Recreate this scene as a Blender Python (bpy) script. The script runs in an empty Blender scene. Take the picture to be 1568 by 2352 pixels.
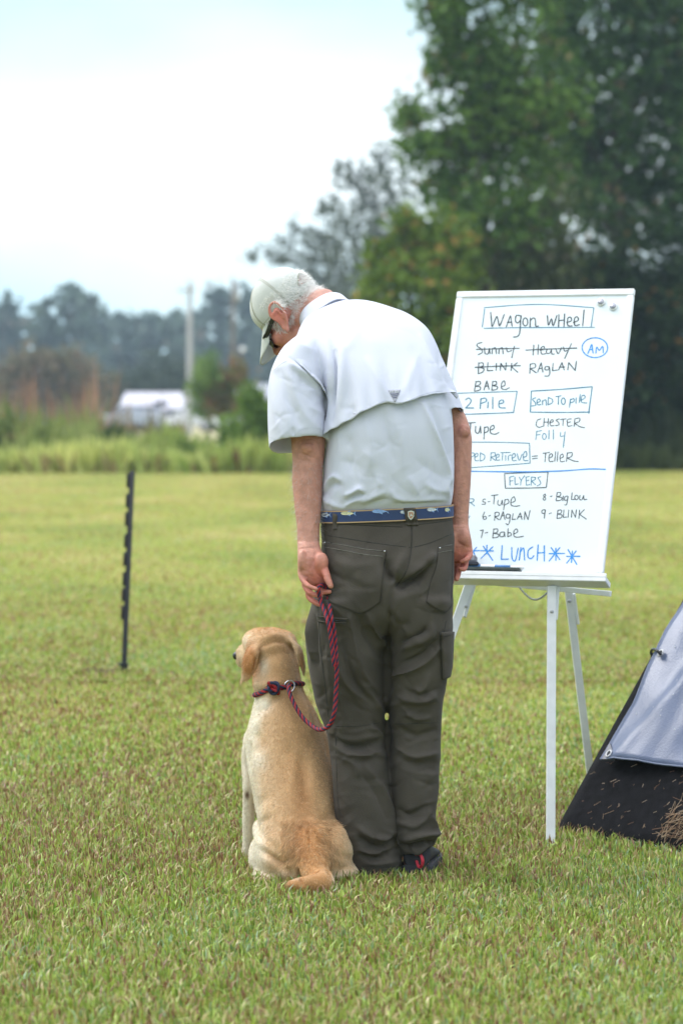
import bpy, math, random
import numpy as np
from mathutils import Vector, Matrix
from mathutils.bvhtree import BVHTree
rng = np.random.default_rng(7); random.seed(7)
S = bpy.context.scene
COL = S.collection
_W = {}
# ------------------------------------------------------------------ camera, world, sun, exposure
FPX, CX, CY = 6250.0, 784.0, 1176.0            # focal length and centre in photograph units (1568 x 2352)
PITCH = math.atan(206 / FPX); CH = 1.25
cam = bpy.data.cameras.new('camera'); camo = bpy.data.objects.new('camera', cam); COL.objects.link(camo)
camo.location = (0, 0, CH); camo.rotation_euler = (math.pi / 2 - PITCH, 0, 0)
cam.sensor_fit = 'VERTICAL'; cam.sensor_height = 36.0; cam.lens = 36.0 * FPX / 2352
cam.clip_start = .1; cam.clip_end = 3000
cam.dof.use_dof = True; cam.dof.focus_distance = 7.45; cam.dof.aperture_fstop = 3.6
S.camera = camo
SUN = Vector((-.62, .30, .85)).normalized()
w = bpy.data.worlds.new('World'); S.world = w; w.use_nodes = True
nt = w.node_tree; nt.nodes.clear()
N = nt.nodes.new
out = N('ShaderNodeOutputWorld'); bg = N('ShaderNodeBackground'); bg.inputs[1].default_value = .1
sky = N('ShaderNodeTexSky'); sky.sky_type = 'NISHITA'; sky.sun_disc = False
sky.sun_elevation = math.asin(SUN.z); sky.sun_rotation = math.atan2(SUN.x, SUN.y)
tc = N('ShaderNodeTexCoord'); sep = N('ShaderNodeSeparateXYZ'); nt.links.new(tc.outputs['Generated'], sep.inputs[0])
mp = N('ShaderNodeMapping'); mp.inputs['Scale'].default_value = (5, 5, 11); nt.links.new(tc.outputs['Generated'], mp.inputs[0])
nz = N('ShaderNodeTexNoise'); nz.inputs['Scale'].default_value = 1.0; nz.inputs['Detail'].default_value = 4; nt.links.new(mp.outputs[0], nz.inputs['Vector'])
ad = N('ShaderNodeMath'); ad.operation = 'MULTIPLY_ADD'; nt.links.new(nz.outputs[0], ad.inputs[0]); ad.inputs[1].default_value = .10; 
sb = N('ShaderNodeMath'); sb.operation = 'SUBTRACT'; nt.links.new(sep.outputs[2], sb.inputs[0]); sb.inputs[1].default_value = .05
nt.links.new(sb.outputs[0], ad.inputs[2])
cr = N('ShaderNodeValToRGB'); nt.links.new(ad.outputs[0], cr.inputs[0])
cr.color_ramp.elements[0].position = 0.0; cr.color_ramp.elements[0].color = (.34, .54, .68, 1)
cr.color_ramp.elements[1].position = .09; cr.color_ramp.elements[1].color = (.80, .90, .94, 1)
for p_, c_ in ((.03, (.42, .63, .74, 1)), (.06, (.60, .78, .84, 1)), (.125, (.62, .73, .78, 1)), (.17, (.36, .55, .59, 1)), (.45, (.74, .79, .86, 1)), (1.0, (1.5, 1.55, 1.64, 1))):
    e_ = cr.color_ramp.elements.new(p_); e_.color = c_
sc_ = N('ShaderNodeVectorMath'); sc_.operation = 'SCALE'; nt.links.new(cr.outputs[0], sc_.inputs[0]); sc_.inputs[3].default_value = 9.0
mx = N('ShaderNodeMix'); mx.data_type = 'RGBA'; mx.inputs[0].default_value = .9
nt.links.new(sky.outputs[0], mx.inputs[6]); nt.links.new(sc_.outputs[0], mx.inputs[7])
nt.links.new(mx.outputs[2], bg.inputs[0]); nt.links.new(bg.outputs[0], out.inputs[0])
sl = bpy.data.lights.new('sun', 'SUN'); sl.energy = 1.5; sl.angle = math.radians(35); sl.color = (1, .97, .93)
slo = bpy.data.objects.new('sun', sl); COL.objects.link(slo); slo.rotation_euler = SUN.to_track_quat('Z', 'Y').to_euler(); slo.location = (-5, 2, 30)
S.view_settings.view_transform = 'Standard'; S.view_settings.look = 'None'; S.view_settings.gamma = 1
S.view_settings.exposure = .95
S.cycles.max_bounces = 6; S.cycles.diffuse_bounces = 3; S.cycles.transparent_max_bounces = 8; S.cycles.volume_bounces = 0
S.cycles.use_adaptive_sampling = True; S.cycles.adaptive_threshold = .02
# ------------------------------------------------------------------ projection helpers
cp, sp = math.cos(PITCH), math.sin(PITCH)
CAM = np.array((0, 0, CH)); FW = np.array((0, cp, -sp)); UP = np.array((0, sp, cp)); RT = np.array((1., 0, 0))
def ray(px, py): return FW + (px - CX) / FPX * RT - (py - CY) / FPX * UP
def P(px, py, Y):
    d = ray(px, py); return CAM + d * (Y / d[1])
def G(px, py, z=0.0):
    d = ray(px, py); return CAM + d * ((z - CH) / d[2])
def proj(V):
    r = np.asarray(V) - CAM; k = r @ FW
    return np.stack([CX + FPX * (r @ RT) / k, CY - FPX * (r @ UP) / k], -1)
def pxm(Y): return Y / FPX
# ------------------------------------------------------------------ mesh helpers
class MB:
    def __init__(s): s.V = []; s.F = []; s.n = 0; s.M = []
    def add(s, V, F, m=0):
        V = np.asarray(V, float).reshape(-1, 3)
        for f in F: s.F.append([i + s.n for i in f]); s.M.append(m)
        s.V.append(V); s.n += len(V); return s
    def box(s, c, h, ax=None, m=0, bev=0.0):
        c = np.asarray(c, float); A = np.eye(3) if ax is None else np.asarray(ax, float)
        h = np.asarray(h, float); b = bev
        if b <= 0:
            V = [c + A.T @ (h * np.array((x, y, z))) for x in (-1, 1) for y in (-1, 1) for z in (-1, 1)]
            return s.add(V, [(0, 1, 3, 2), (4, 6, 7, 5), (0, 4, 5, 1), (2, 3, 7, 6), (0, 2, 6, 4), (1, 5, 7, 3)], m)
        V = []; idx = {}
        for x in (-1, 1):
            for y in (-1, 1):
                for z in (-1, 1):
                    for k in range(3):
                        q = h - b; q[k] = h[k]; idx[(x, y, z, k)] = len(V); V.append(c + A.T @ (q * np.array((x, y, z))))
        F = []
        for k in range(3):
            i, j = [a for a in range(3) if a != k]
            for sg in (-1, 1):
                f = []
                for a, bb in ((-1, -1), (1, -1), (1, 1), (-1, 1)):
                    t = [0, 0, 0]; t[k] = sg; t[i] = a; t[j] = bb; f.append(idx[(*t, k)])
                F.append(f)
            for a in (-1, 1):
                for bb in (-1, 1):
                    f = []
                    for e, kk in ((-1, i), (1, i), (1, j), (-1, j)):
                        t = [0, 0, 0]; t[k] = e; t[i] = a; t[j] = bb; f.append(idx[(*t, kk)])
                    F.append(f)
        for x in (-1, 1):
            for y in (-1, 1):
                for z in (-1, 1): F.append([idx[(x, y, z, k)] for k in range(3)])
        return s.add(V, F, m)
    def bar(s, a, b, wx, wy, up=(0, 1, 0), m=0, bev=.0015):
        a = np.asarray(a, float); b = np.asarray(b, float); d = b - a; L = np.linalg.norm(d); z = d / L
        x = np.cross(np.asarray(up, float), z); x /= np.linalg.norm(x); y = np.cross(z, x)
        return s.box((a + b) / 2, (wx / 2, wy / 2, L / 2), (x, y, z), m, bev)
    def rings(s, R, cap=True, m=0):
        R = np.asarray(R); k, n = R.shape[:2]; F = []
        for i in range(k - 1):
            for j in range(n):
                j2 = (j + 1) % n; F.append((i * n + j, i * n + j2, (i + 1) * n + j2, (i + 1) * n + j))
        V = R.reshape(-1, 3)
        if cap:
            V = np.concatenate([V, R[0].mean(0)[None], R[-1].mean(0)[None]]); a = k * n
            for j in range(n):
                j2 = (j + 1) % n; F.append((a, j2, j)); F.append((a + 1, (k - 1) * n + j, (k - 1) * n + j2))
        return s.add(V, F, m)
    def tube(s, pts, rad, n=12, m=0, flat=1.0, side=None, round_=True):
        pts = np.asarray(pts, float); rad = np.broadcast_to(np.asarray(rad, float), (len(pts),)) if np.ndim(rad) < 2 else np.asarray(rad)
        T = np.gradient(pts, axis=0); T /= np.linalg.norm(T, axis=1)[:, None] + 1e-12
        ref = np.array((0., 1, 0)) if side is None else np.asarray(side, float)
        R = []; th = np.linspace(0, 2 * np.pi, n, endpoint=False)
        def rg(p, t, r, f):
            y = ref - t * (ref @ t)
            if np.linalg.norm(y) < .05: y = np.array((1., 0, 0)) - t * t[0]
            y /= np.linalg.norm(y); x = np.cross(y, t)
            return p + np.outer(np.cos(th), x) * r + np.outer(np.sin(th), y) * r * f
        fl = np.broadcast_to(flat, (len(pts),))
        if round_:
            for a in (80, 55, 25): q = math.radians(a); R.append(rg(pts[0] - T[0] * rad[0] * math.sin(q), T[0], rad[0] * math.cos(q), fl[0]))
        for p, t, r, f in zip(pts, T, rad, fl): R.append(rg(p, t, r, f))
        if round_:
            for a in (25, 55, 80): q = math.radians(a); R.append(rg(pts[-1] + T[-1] * rad[-1] * math.sin(q), T[-1], rad[-1] * math.cos(q), fl[-1]))
        return s.rings(R, True, m)
    def ell(s, c, r, ax=None, n=28, k=16, m=0):
        A = np.eye(3) if ax is None else np.asarray(ax, float); th = np.linspace(0, 2 * np.pi, n, endpoint=False); R = []
        for i in range(1, k):
            ph = math.pi * i / k
            L = np.stack([r[0] * math.sin(ph) * np.cos(th), r[1] * math.sin(ph) * np.sin(th), np.full(n, -r[2] * math.cos(ph))], -1)
            R.append(np.asarray(c) + L @ A)
        return s.rings(R, True, m)
    def arr(s): return np.concatenate(s.V), s.F
    def obj(s, name, mats, parent=None, smooth=True, col=None, orig=None):
        V, F = s.arr(); return mk(name, V, F, mats, parent, smooth, col, s.M, orig)
def mk(name, V, F, mats, parent=None, smooth=True, col=None, mi=None, orig=None):
    me = bpy.data.meshes.new(name); V = np.asarray(V, float)
    o = bpy.data.objects.new(name, me); COL.objects.link(o)
    base = np.zeros(3)
    if parent is not None: o.parent = parent; base = np.array(_W.get(parent.name, (0, 0, 0)))
    elif orig is not None: o.location = orig; base = np.asarray(orig, float)
    _W[o.name] = [float(x) for x in base]
    V = V - base
    me.vertices.add(len(V)); me.vertices.foreach_set('co', V.astype(np.float32).ravel())
    if isinstance(F, np.ndarray): k = F.shape[1]; ls = np.arange(0, F.size, k); lv = F.ravel()
    else:
        ln = np.array([len(f) for f in F]); ls = np.concatenate([[0], np.cumsum(ln)[:-1]]); lv = np.array([i for f in F for i in f])
    me.loops.add(len(lv)); me.loops.foreach_set('vertex_index', lv.astype(np.int32))
    me.polygons.add(len(ls)); me.polygons.foreach_set('loop_start', ls.astype(np.int32))
    if mi is not None and any(mi): me.polygons.foreach_set('material_index', np.array(mi, np.int32))
    me.update(calc_edges=True); me.validate()
    me.polygons.foreach_set('use_smooth', np.full(len(me.polygons), smooth))
    if col is not None:
        a = me.color_attributes.new('Col', 'FLOAT_COLOR', 'POINT'); c = np.ones((len(V), 4), np.float32); c[:, :3] = col
        a.data.foreach_set('color', c.ravel())
    for m_ in (mats if isinstance(mats, (list, tuple)) else [mats]): me.materials.append(m_)
    return o
def empty(name, loc):
    o = bpy.data.objects.new(name, None); COL.objects.link(o); o.location = [float(x) for x in loc]; _W[o.name] = [float(x) for x in loc]
    o.empty_display_size = .1; return o
def tag(o, label=None, cat=None, group=None, kind=None):
    for k, v in (('label', label), ('category', cat), ('group', group), ('kind', kind)):
        if v: o[k] = v
    return o
def remesh(mb, voxel, it=4, lam=.5):
    V, F = mb.arr(); me = bpy.data.meshes.new('tmp'); me.from_pydata(V.tolist(), [], F); me.validate()
    o = bpy.data.objects.new('tmp', me); COL.objects.link(o)
    m = o.modifiers.new('r', 'REMESH'); m.mode = 'VOXEL'; m.voxel_size = voxel; m.adaptivity = 0
    dg = bpy.context.evaluated_depsgraph_get(); ev = o.evaluated_get(dg); em = ev.to_mesh()
    v = np.empty(len(em.vertices) * 3, np.float32); em.vertices.foreach_get('co', v); v = v.reshape(-1, 3).astype(float)
    f = np.empty(len(em.loops), np.int32); em.loops.foreach_get('vertex_index', f); f = f.reshape(-1, 4)
    ev.to_mesh_clear(); bpy.data.objects.remove(o); bpy.data.meshes.remove(me)
    return lap(v, f, it, lam), f
def lap(v, f, it, lam=.5, mask=None):
    e = np.concatenate([f[:, [0, 1]], f[:, [1, 2]], f[:, [2, 3]], f[:, [3, 0]]]); a, b = e[:, 0], e[:, 1]; n = len(v)
    d = np.bincount(a, minlength=n) + np.bincount(b, minlength=n); d = np.maximum(d, 1)[:, None]
    for _ in range(it):
        s = np.stack([np.bincount(a, v[b, k], n) + np.bincount(b, v[a, k], n) for k in range(3)], -1) / d
        st = lam if mask is None else lam * mask[:, None]
        v = v + st * (s - v)
    return v
def normals(v, f):
    n = np.cross(v[f[:, 2]] - v[f[:, 0]], v[f[:, 3]] - v[f[:, 1]]); o = np.zeros_like(v)
    for k in range(4):
        for c in range(3): o[:, c] += np.bincount(f[:, k], n[:, c], len(v))
    return o / (np.linalg.norm(o, axis=1)[:, None] + 1e-12)
def cat(p, k=8):
    """Catmull-Rom through points (any dimension)"""
    p = np.asarray(p, float)
    if len(p) < 3: return np.stack([p[0] + (p[-1] - p[0]) * t for t in np.linspace(0, 1, k + 1)])
    q = np.concatenate([[2 * p[0] - p[1]], p, [2 * p[-1] - p[-2]]]); o = []
    for i in range(1, len(q) - 2):
        for t in np.linspace(0, 1, k, endpoint=False):
            o.append(.5 * (2 * q[i] + (q[i + 1] - q[i - 1]) * t + (2 * q[i - 1] - 5 * q[i] + 4 * q[i + 1] - q[i + 2]) * t * t + (3 * q[i] - q[i - 1] - 3 * q[i + 1] + q[i + 2]) * t ** 3))
    o.append(p[-1]); return np.array(o)
def pdist(xy, poly):
    """signed distance to a polyline and the parameter 0..1 along it"""
    poly = np.asarray(poly, float); best = np.full(len(xy), 1e9); sg = np.zeros(len(xy)); tt = np.zeros(len(xy)); m = len(poly) - 1
    for i in range(m):
        a, b = poly[i], poly[i + 1]; d = b - a; L2 = d @ d + 1e-9
        t = np.clip(((xy - a) @ d) / L2, 0, 1); q = xy - a - t[:, None] * d; r = np.hypot(q[:, 0], q[:, 1]); k = r < best
        best[k] = r[k]; sg[k] = np.sign(d[0] * q[k, 1] - d[1] * q[k, 0]); tt[k] = (i + t[k]) / m
    return best, sg, tt
def fold(v, nrm, xy, face, strokes, PW=2.0):
    """displace along normals near strokes drawn on the surface: (points, amplitude m, width px[, width on the other side])"""
    d = np.zeros(len(v))
    for st in strokes:
        pts, amp, wd = st[:3]; w2 = st[3] if len(st) > 3 else wd
        pl = cat(pts, 5); R = 3 * max(wd, w2)
        k = np.where((xy[:, 0] > pl[:, 0].min() - R) & (xy[:, 0] < pl[:, 0].max() + R) & (xy[:, 1] > pl[:, 1].min() - R) & (xy[:, 1] < pl[:, 1].max() + R) & (face > .05))[0]
        if not len(k): continue
        r, s_, t = pdist(xy[k], pl); ww = np.where(s_ > 0, w2, wd)
        d[k] += amp * np.exp(-(r / ww) ** PW) * (.25 + .75 * np.sin(np.pi * np.clip(t, .0, 1)) ** .6) * np.clip(face[k] * 3, 0, 1)
    return v + nrm * d[:, None]
_wv = [(rng.normal(size=3), rng.uniform(0, 6.28)) for _ in range(24)]
def wob(v, f, seed=0):
    o = 0
    for i in range(6):
        d, p = _wv[(i + seed * 5) % 24]; d = d / np.linalg.norm(d) * f * (.7 + .25 * i)
        o = o + np.sin(v @ d + p + 1.3 * np.sin(v @ np.roll(d, 1) * .7 + p * 2)) / 3
    return o
def R(cx, cy, Y, hw, hd, sy=0., sx=0., e=2.3, n=56):
    """horizontal body ring seen at picture position; hw px, hd m; sy, sx tilt (rise per metre of depth / width)"""
    c = P(cx, cy, Y); th = np.linspace(0, 2 * np.pi, n, endpoint=False)
    C, S_ = np.cos(th), np.sin(th); x = np.sign(C) * np.abs(C) ** (2 / e) * hw * pxm(Y); y = np.sign(S_) * np.abs(S_) ** (2 / e) * hd
    return np.stack([c[0] + x, c[1] + y, c[2] + sy * y + sx * x], -1)
def slices(rows, n=56, e=2.3):
    """rows: (y, x left, x right, Y back, Y front[, sy, sx])"""
    o = []
    for r in rows:
        y, a, b, yb, yf = r[:5]; sy = r[5] if len(r) > 5 else 0; sx = r[6] if len(r) > 6 else 0
        o.append(R((a + b) / 2, y, (yb + yf) / 2, (b - a) / 2, (yf - yb) / 2, sy, sx, e, n))
    return np.array(o)
def dense(rows, k=4):
    return cat(rows, k)
class Skin:
    """camera-side access to a surface: drape strips and patches on it"""
    def __init__(s, v, f): s.b = BVHTree.FromPolygons(v.tolist(), f.tolist())
    def hit(s, px, py, off=0.0, Y=7.5):
        d = Vector(ray(px, py)).normalized(); h = s.b.ray_cast(Vector(CAM), d)
        if h[0] is None: h = s.b.find_nearest(Vector(P(px, py, Y)))
        n = h[1]
        if n.dot(d) > 0: n = -n
        return np.array(h[0] + n * off), np.array(n)
    def strip(s, mb, pts, wpx, off=.0015, m=0, k=6, rise=None, smooth=0):
        p = cat(pts, k); t = np.gradient(p, axis=0); t /= np.linalg.norm(t, axis=1)[:, None] + 1e-9; nn = np.stack([-t[:, 1], t[:, 0]], -1)
        ww = np.broadcast_to(np.asarray(wpx, float), (len(p),)) if np.ndim(wpx) == 0 else np.interp(np.linspace(0, 1, len(p)), np.linspace(0, 1, len(wpx)), wpx)
        V = []; cols = ((-.5, .0), (-.35, 1), (0., 1.25), (.35, 1), (.5, .0))
        for q, n_, w_ in zip(p, nn, ww):
            for u, h in cols: V.append(s.hit(*(q + n_ * u * w_), off * h if h else -.001)[0])
        V = np.array(V).reshape(len(p), 5, 3)
        if smooth:
            for _ in range(smooth): V[1:-1] = .5 * V[1:-1] + .25 * (V[:-2] + V[2:])
        F = [(i * 5 + j, i * 5 + j + 1, (i + 1) * 5 + j + 1, (i + 1) * 5 + j) for i in range(len(p) - 1) for j in range(4)]
        mb.add(V.reshape(-1, 3), F, m); return mb
    def patch(s, mb, grid, off=.002, m=0, thick=.0, smooth=2):
        """grid (r,c,2) of picture positions -> sheet lying on the surface; off scalar or (r,c)"""
        g = np.asarray(grid, float); r, c = g.shape[:2]; of = np.broadcast_to(off, (r, c))
        H = [[s.hit(*g[i, j]) for j in range(c)] for i in range(r)]
        V = np.array([[h[0] for h in row] for row in H]); Nn = np.array([[h[1] for h in row] for row in H])
        for _ in range(smooth):
            Nn[1:-1] = .5 * Nn[1:-1] + .25 * (Nn[:-2] + Nn[2:]); Nn[:, 1:-1] = .5 * Nn[:, 1:-1] + .25 * (Nn[:, :-2] + Nn[:, 2:])
        Nn /= np.linalg.norm(Nn, axis=2)[..., None]
        T = V + Nn * of[..., None]; B = V + Nn * (of - thick)[..., None] if thick else V - Nn * .001
        A = np.concatenate([T.reshape(-1, 3), B.reshape(-1, 3)]); n = r * c; F = []
        for i in range(r - 1):
            for j in range(c - 1):
                a = i * c + j; F.append((a, a + 1, a + c + 1, a + c)); F.append((n + a, n + a + c, n + a + c + 1, n + a + 1))
        bd = [(0, j) for j in range(c)] + [(i, c - 1) for i in range(1, r)] + [(r - 1, j) for j in range(c - 2, -1, -1)] + [(i, 0) for i in range(r - 2, 0, -1)]
        bd = [i * c + j for i, j in bd]
        for a, b in zip(bd, bd[1:] + bd[:1]): F.append((b, a, n + a, n + b))
        mb.add(A, F, m); return mb
def quadgrid(tl, tr, br, bl, r=8, c=8):
    u = np.linspace(0, 1, c)[None, :, None]; v_ = np.linspace(0, 1, r)[:, None, None]; tl, tr, br, bl = map(np.array, (tl, tr, br, bl))
    return (tl * (1 - u) + tr * u) * (1 - v_) + (bl * (1 - u) + br * u) * v_
# ------------------------------------------------------------------ materials
def mat(name, col=(.5, .5, .5), rough=.8, metal=0., var=.12, scale=8., bump=0., bscale=60., vcol=False, spec=.5, sss=0., stretch=None, trans=0., sheen=0.):
    m = bpy.data.materials.new(name); m.use_nodes = True; t = m.node_tree; b = t.nodes['Principled BSDF']
    b.inputs['Roughness'].default_value = rough; b.inputs['Metallic'].default_value = metal; b.inputs['Specular IOR Level'].default_value = spec
    tc = t.nodes.new('ShaderNodeTexCoord'); src = tc.outputs['Object']
    if stretch:
        mp = t.nodes.new('ShaderNodeMapping'); mp.inputs['Scale'].default_value = stretch; t.links.new(src, mp.inputs[0]); src = mp.outputs[0]
    nz = t.nodes.new('ShaderNodeTexNoise'); nz.inputs['Scale'].default_value = scale; nz.inputs['Detail'].default_value = 5; t.links.new(src, nz.inputs['Vector'])
    mr = t.nodes.new('ShaderNodeMapRange'); mr.inputs['From Min'].default_value = .25; mr.inputs['From Max'].default_value = .75
    mr.inputs['To Min'].default_value = 1 - var; mr.inputs['To Max'].default_value = 1 + var; t.links.new(nz.outputs[0], mr.inputs[0])
    vm = t.nodes.new('ShaderNodeVectorMath'); vm.operation = 'SCALE'; t.links.new(mr.outputs[0], vm.inputs[3])
    if vcol:
        at = t.nodes.new('ShaderNodeAttribute'); at.attribute_name = 'Col'; t.links.new(at.outputs['Color'], vm.inputs[0])
    else: vm.inputs[0].default_value = col
    t.links.new(vm.outputs[0], b.inputs['Base Color'])
    if bump:
        n2 = t.nodes.new('ShaderNodeTexNoise'); n2.inputs['Scale'].default_value = bscale; n2.inputs['Detail'].default_value = 4; t.links.new(src, n2.inputs['Vector'])
        bp = t.nodes.new('ShaderNodeBump'); bp.inputs['Strength'].default_value = 1; bp.inputs['Distance'].default_value = bump
        t.links.new(n2.outputs[0], bp.inputs['Height']); t.links.new(bp.outputs[0], b.inputs['Normal'])
    if sss:
        b.inputs['Subsurface Weight'].default_value = sss; b.inputs['Subsurface Radius'].default_value = (.01, .004, .002); b.inputs['Subsurface Scale'].default_value = 1
    if sheen: b.inputs['Sheen Weight'].default_value = sheen; b.inputs['Sheen Roughness'].default_value = .4
    if trans:
        tr = t.nodes.new('ShaderNodeBsdfTranslucent'); t.links.new(vm.outputs[0], tr.inputs[0]); mixs = t.nodes.new('ShaderNodeMixShader'); mixs.inputs[0].default_value = trans
        t.links.new(b.outputs[0], mixs.inputs[1]); t.links.new(tr.outputs[0], mixs.inputs[2]); t.links.new(mixs.outputs[0], t.nodes['Material Output'].inputs[0])
    return m
def strands(name, root, k3, rad, m, parent, col):
    """hair strands, k3 (N,k,3) world points"""
    Nn, k = k3.shape[:2]; base = np.array(_W.get(parent.name, (0, 0, 0)))
    hc = bpy.data.hair_curves.new(name); hc.add_curves([k] * Nn)
    hc.position_data.foreach_set('vector', (k3 - base).astype(np.float32).ravel())
    ra = hc.attributes.get('radius') or hc.attributes.new('radius', 'FLOAT', 'POINT')
    ra.data.foreach_set('value', np.tile(np.linspace(rad, rad * .25, k), Nn).astype(np.float32))
    ca = hc.attributes.new('Col', 'FLOAT_COLOR', 'CURVE'); c = np.ones((Nn, 4), np.float32); c[:, :3] = col; ca.data.foreach_set('color', c.ravel())
    hc.materials.append(m); o = bpy.data.objects.new(name, hc); COL.objects.link(o); o.parent = parent; return o
def samples(v, f, n, keep=None):
    tri = np.concatenate([f[:, [0, 1, 2]], f[:, [0, 2, 3]]])
    if keep is not None: tri = tri[keep[tri].all(1)]
    a = np.linalg.norm(np.cross(v[tri[:, 1]] - v[tri[:, 0]], v[tri[:, 2]] - v[tri[:, 0]]), axis=1); i = rng.choice(len(tri), n, p=a / a.sum())
    u, w_ = rng.random(n), rng.random(n); q = u + w_ > 1; u[q], w_[q] = 1 - u[q], 1 - w_[q]
    B = np.stack([1 - u - w_, u, w_], -1); return tri[i], B
# ------------------------------------------------------------------ ground
def grid_mesh(xs, ys, zf):
    X, Y = np.meshgrid(xs, ys); Z = zf(X, Y); V = np.stack([X, Y, Z], -1).reshape(-1, 3); c = len(xs); r = len(ys)
    i, j = np.meshgrid(np.arange(r - 1), np.arange(c - 1), indexing='ij'); a = (i * c + j).ravel()
    return V, np.stack([a, a + 1, a + c + 1, a + c], -1)
def turf_mat():
    m = bpy.data.materials.new('turf'); m.use_nodes = True; t = m.node_tree; b = t.nodes['Principled BSDF']; b.inputs['Roughness'].default_value = .9; b.inputs['Specular IOR Level'].default_value = .15
    g = t.nodes.new('ShaderNodeNewGeometry')
    def noise(scale, st, det=5):
        mp = t.nodes.new('ShaderNodeMapping'); mp.inputs['Scale'].default_value = st; t.links.new(g.outputs['Position'], mp.inputs[0])
        n = t.nodes.new('ShaderNodeTexNoise'); n.inputs['Scale'].default_value = scale; n.inputs['Detail'].default_value = det; t.links.new(mp.outputs[0], n.inputs['Vector']); return n.outputs[0]
    r1 = t.nodes.new('ShaderNodeValToRGB'); t.links.new(noise(.5, (1, .45, 1), 8), r1.inputs[0])
    e = r1.color_ramp.elements; e[0].position = .36; e[0].color = (.15, .19, .035, 1); e[1].position = .66; e[1].color = (.32, .285, .10, 1)
    x = e.new(.5); x.color = (.225, .245, .05, 1)
    r2 = t.nodes.new('ShaderNodeValToRGB'); t.links.new(noise(26, (1, 1, 1), 4), r2.inputs[0]); e = r2.color_ramp.elements
    e[0].position = .35; e[0].color = (.62, .56, .5, 1); e[1].position = .6; e[1].color = (1.12, 1.15, 1.1, 1)
    mm = t.nodes.new('ShaderNodeMix'); mm.data_type = 'RGBA'; mm.blend_type = 'MULTIPLY'; mm.inputs[0].default_value = 1
    t.links.new(r1.outputs[0], mm.inputs[6]); t.links.new(r2.outputs[0], mm.inputs[7]); t.links.new(mm.outputs[2], b.inputs['Base Color'])
    return m
V, F = grid_mesh(np.concatenate([np.linspace(-330, -40, 8), np.linspace(-30, 30, 31), np.linspace(40, 330, 8)]), np.concatenate([[-60, -20], np.linspace(0, 100, 51), np.linspace(120, 490, 12)]), lambda X, Y: 0 * X)
M_TURF = turf_mat()
tag(mk('ground', V, F, M_TURF), kind='structure')
def blades(n, y0, y1, hmin, hmax, wd, pad, pw=1.0):
    Y = y0 + (y1 - y0) * rng.random(n) ** pw; X = (rng.random(n) * 2 - 1) * (.127 * Y + pad)
    z = np.zeros(n); pos = np.stack([X, Y, z], -1)
    dens = wob(pos, 1.3, 1) + .6 * wob(pos, 4.5, 2)
    h = hmin + (hmax - hmin) * rng.random(n) ** 1.5 * (1 + .15 * dens); az = rng.random(n) * 6.283; lean = rng.random(n) ** 1.2 * 1.1 * h
    d = np.stack([np.cos(az), np.sin(az), 0 * az], -1); s_ = np.stack([-np.sin(az), np.cos(az), 0 * az], -1)
    tw = (rng.random(n) - .5) * 1.6; s_ = s_ * np.cos(tw)[:, None] + d * np.sin(tw)[:, None]
    wv = (wd * (.55 + .9 * rng.random(n)))[:, None]
    mid = pos + d * (lean * .35)[:, None] + np.array((0, 0, 1)) * (h * .6)[:, None]; tip = pos + d * lean[:, None] + np.array((0, 0, 1)) * (h * (1 - .25 * (lean / h) ** 2))[:, None]
    Vv = np.stack([pos - s_ * wv * .4 - [0, 0, .004], pos + s_ * wv * .4 - [0, 0, .004], mid + s_ * wv * .5, mid - s_ * wv * .5, tip], 1).reshape(-1, 3)
    b = np.arange(n)[:, None] * 5; Ff = np.concatenate([b + [0, 1, 2], b + [0, 2, 3], b + [3, 2, 4]])
    kind = rng.random(n) + .13 * dens + .05 * wob(pos, .7, 3)
    c = np.empty((n, 3)); 
    g1, g2 = np.array((.12, .22, .025)), np.array((.43, .55, .10)); u = rng.random(n)[:, None]
    c[:] = g1 * (1 - u) + g2 * u
    k = kind > .60; c[k] = (np.array((.42, .35, .11)) * (1 - u) + np.array((.60, .50, .26)) * u)[k]
    k = kind > .78; c[k] = (np.array((.17, .075, .04)) * (1 - u) + np.array((.34, .19, .10)) * u)[k]
    k = kind < .0; c[k] = (np.array((.16, .30, .10)) * (1 - u) + np.array((.34, .46, .27)) * u)[k]
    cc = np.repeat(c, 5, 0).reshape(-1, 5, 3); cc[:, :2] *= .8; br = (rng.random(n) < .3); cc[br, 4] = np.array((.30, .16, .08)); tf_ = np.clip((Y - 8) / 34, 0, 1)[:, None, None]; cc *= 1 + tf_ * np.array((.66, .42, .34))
    return Vv, Ff, cc.reshape(-1, 3)
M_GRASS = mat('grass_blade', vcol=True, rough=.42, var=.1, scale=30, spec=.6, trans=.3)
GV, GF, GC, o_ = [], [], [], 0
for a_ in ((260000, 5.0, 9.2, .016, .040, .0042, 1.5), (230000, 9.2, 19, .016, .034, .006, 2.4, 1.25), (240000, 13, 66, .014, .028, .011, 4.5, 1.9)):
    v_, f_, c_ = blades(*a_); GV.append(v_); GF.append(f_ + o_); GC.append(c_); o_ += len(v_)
tag(mk('grass', np.concatenate(GV), np.concatenate(GF), M_GRASS, col=np.concatenate(GC)), kind='stuff')
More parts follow.
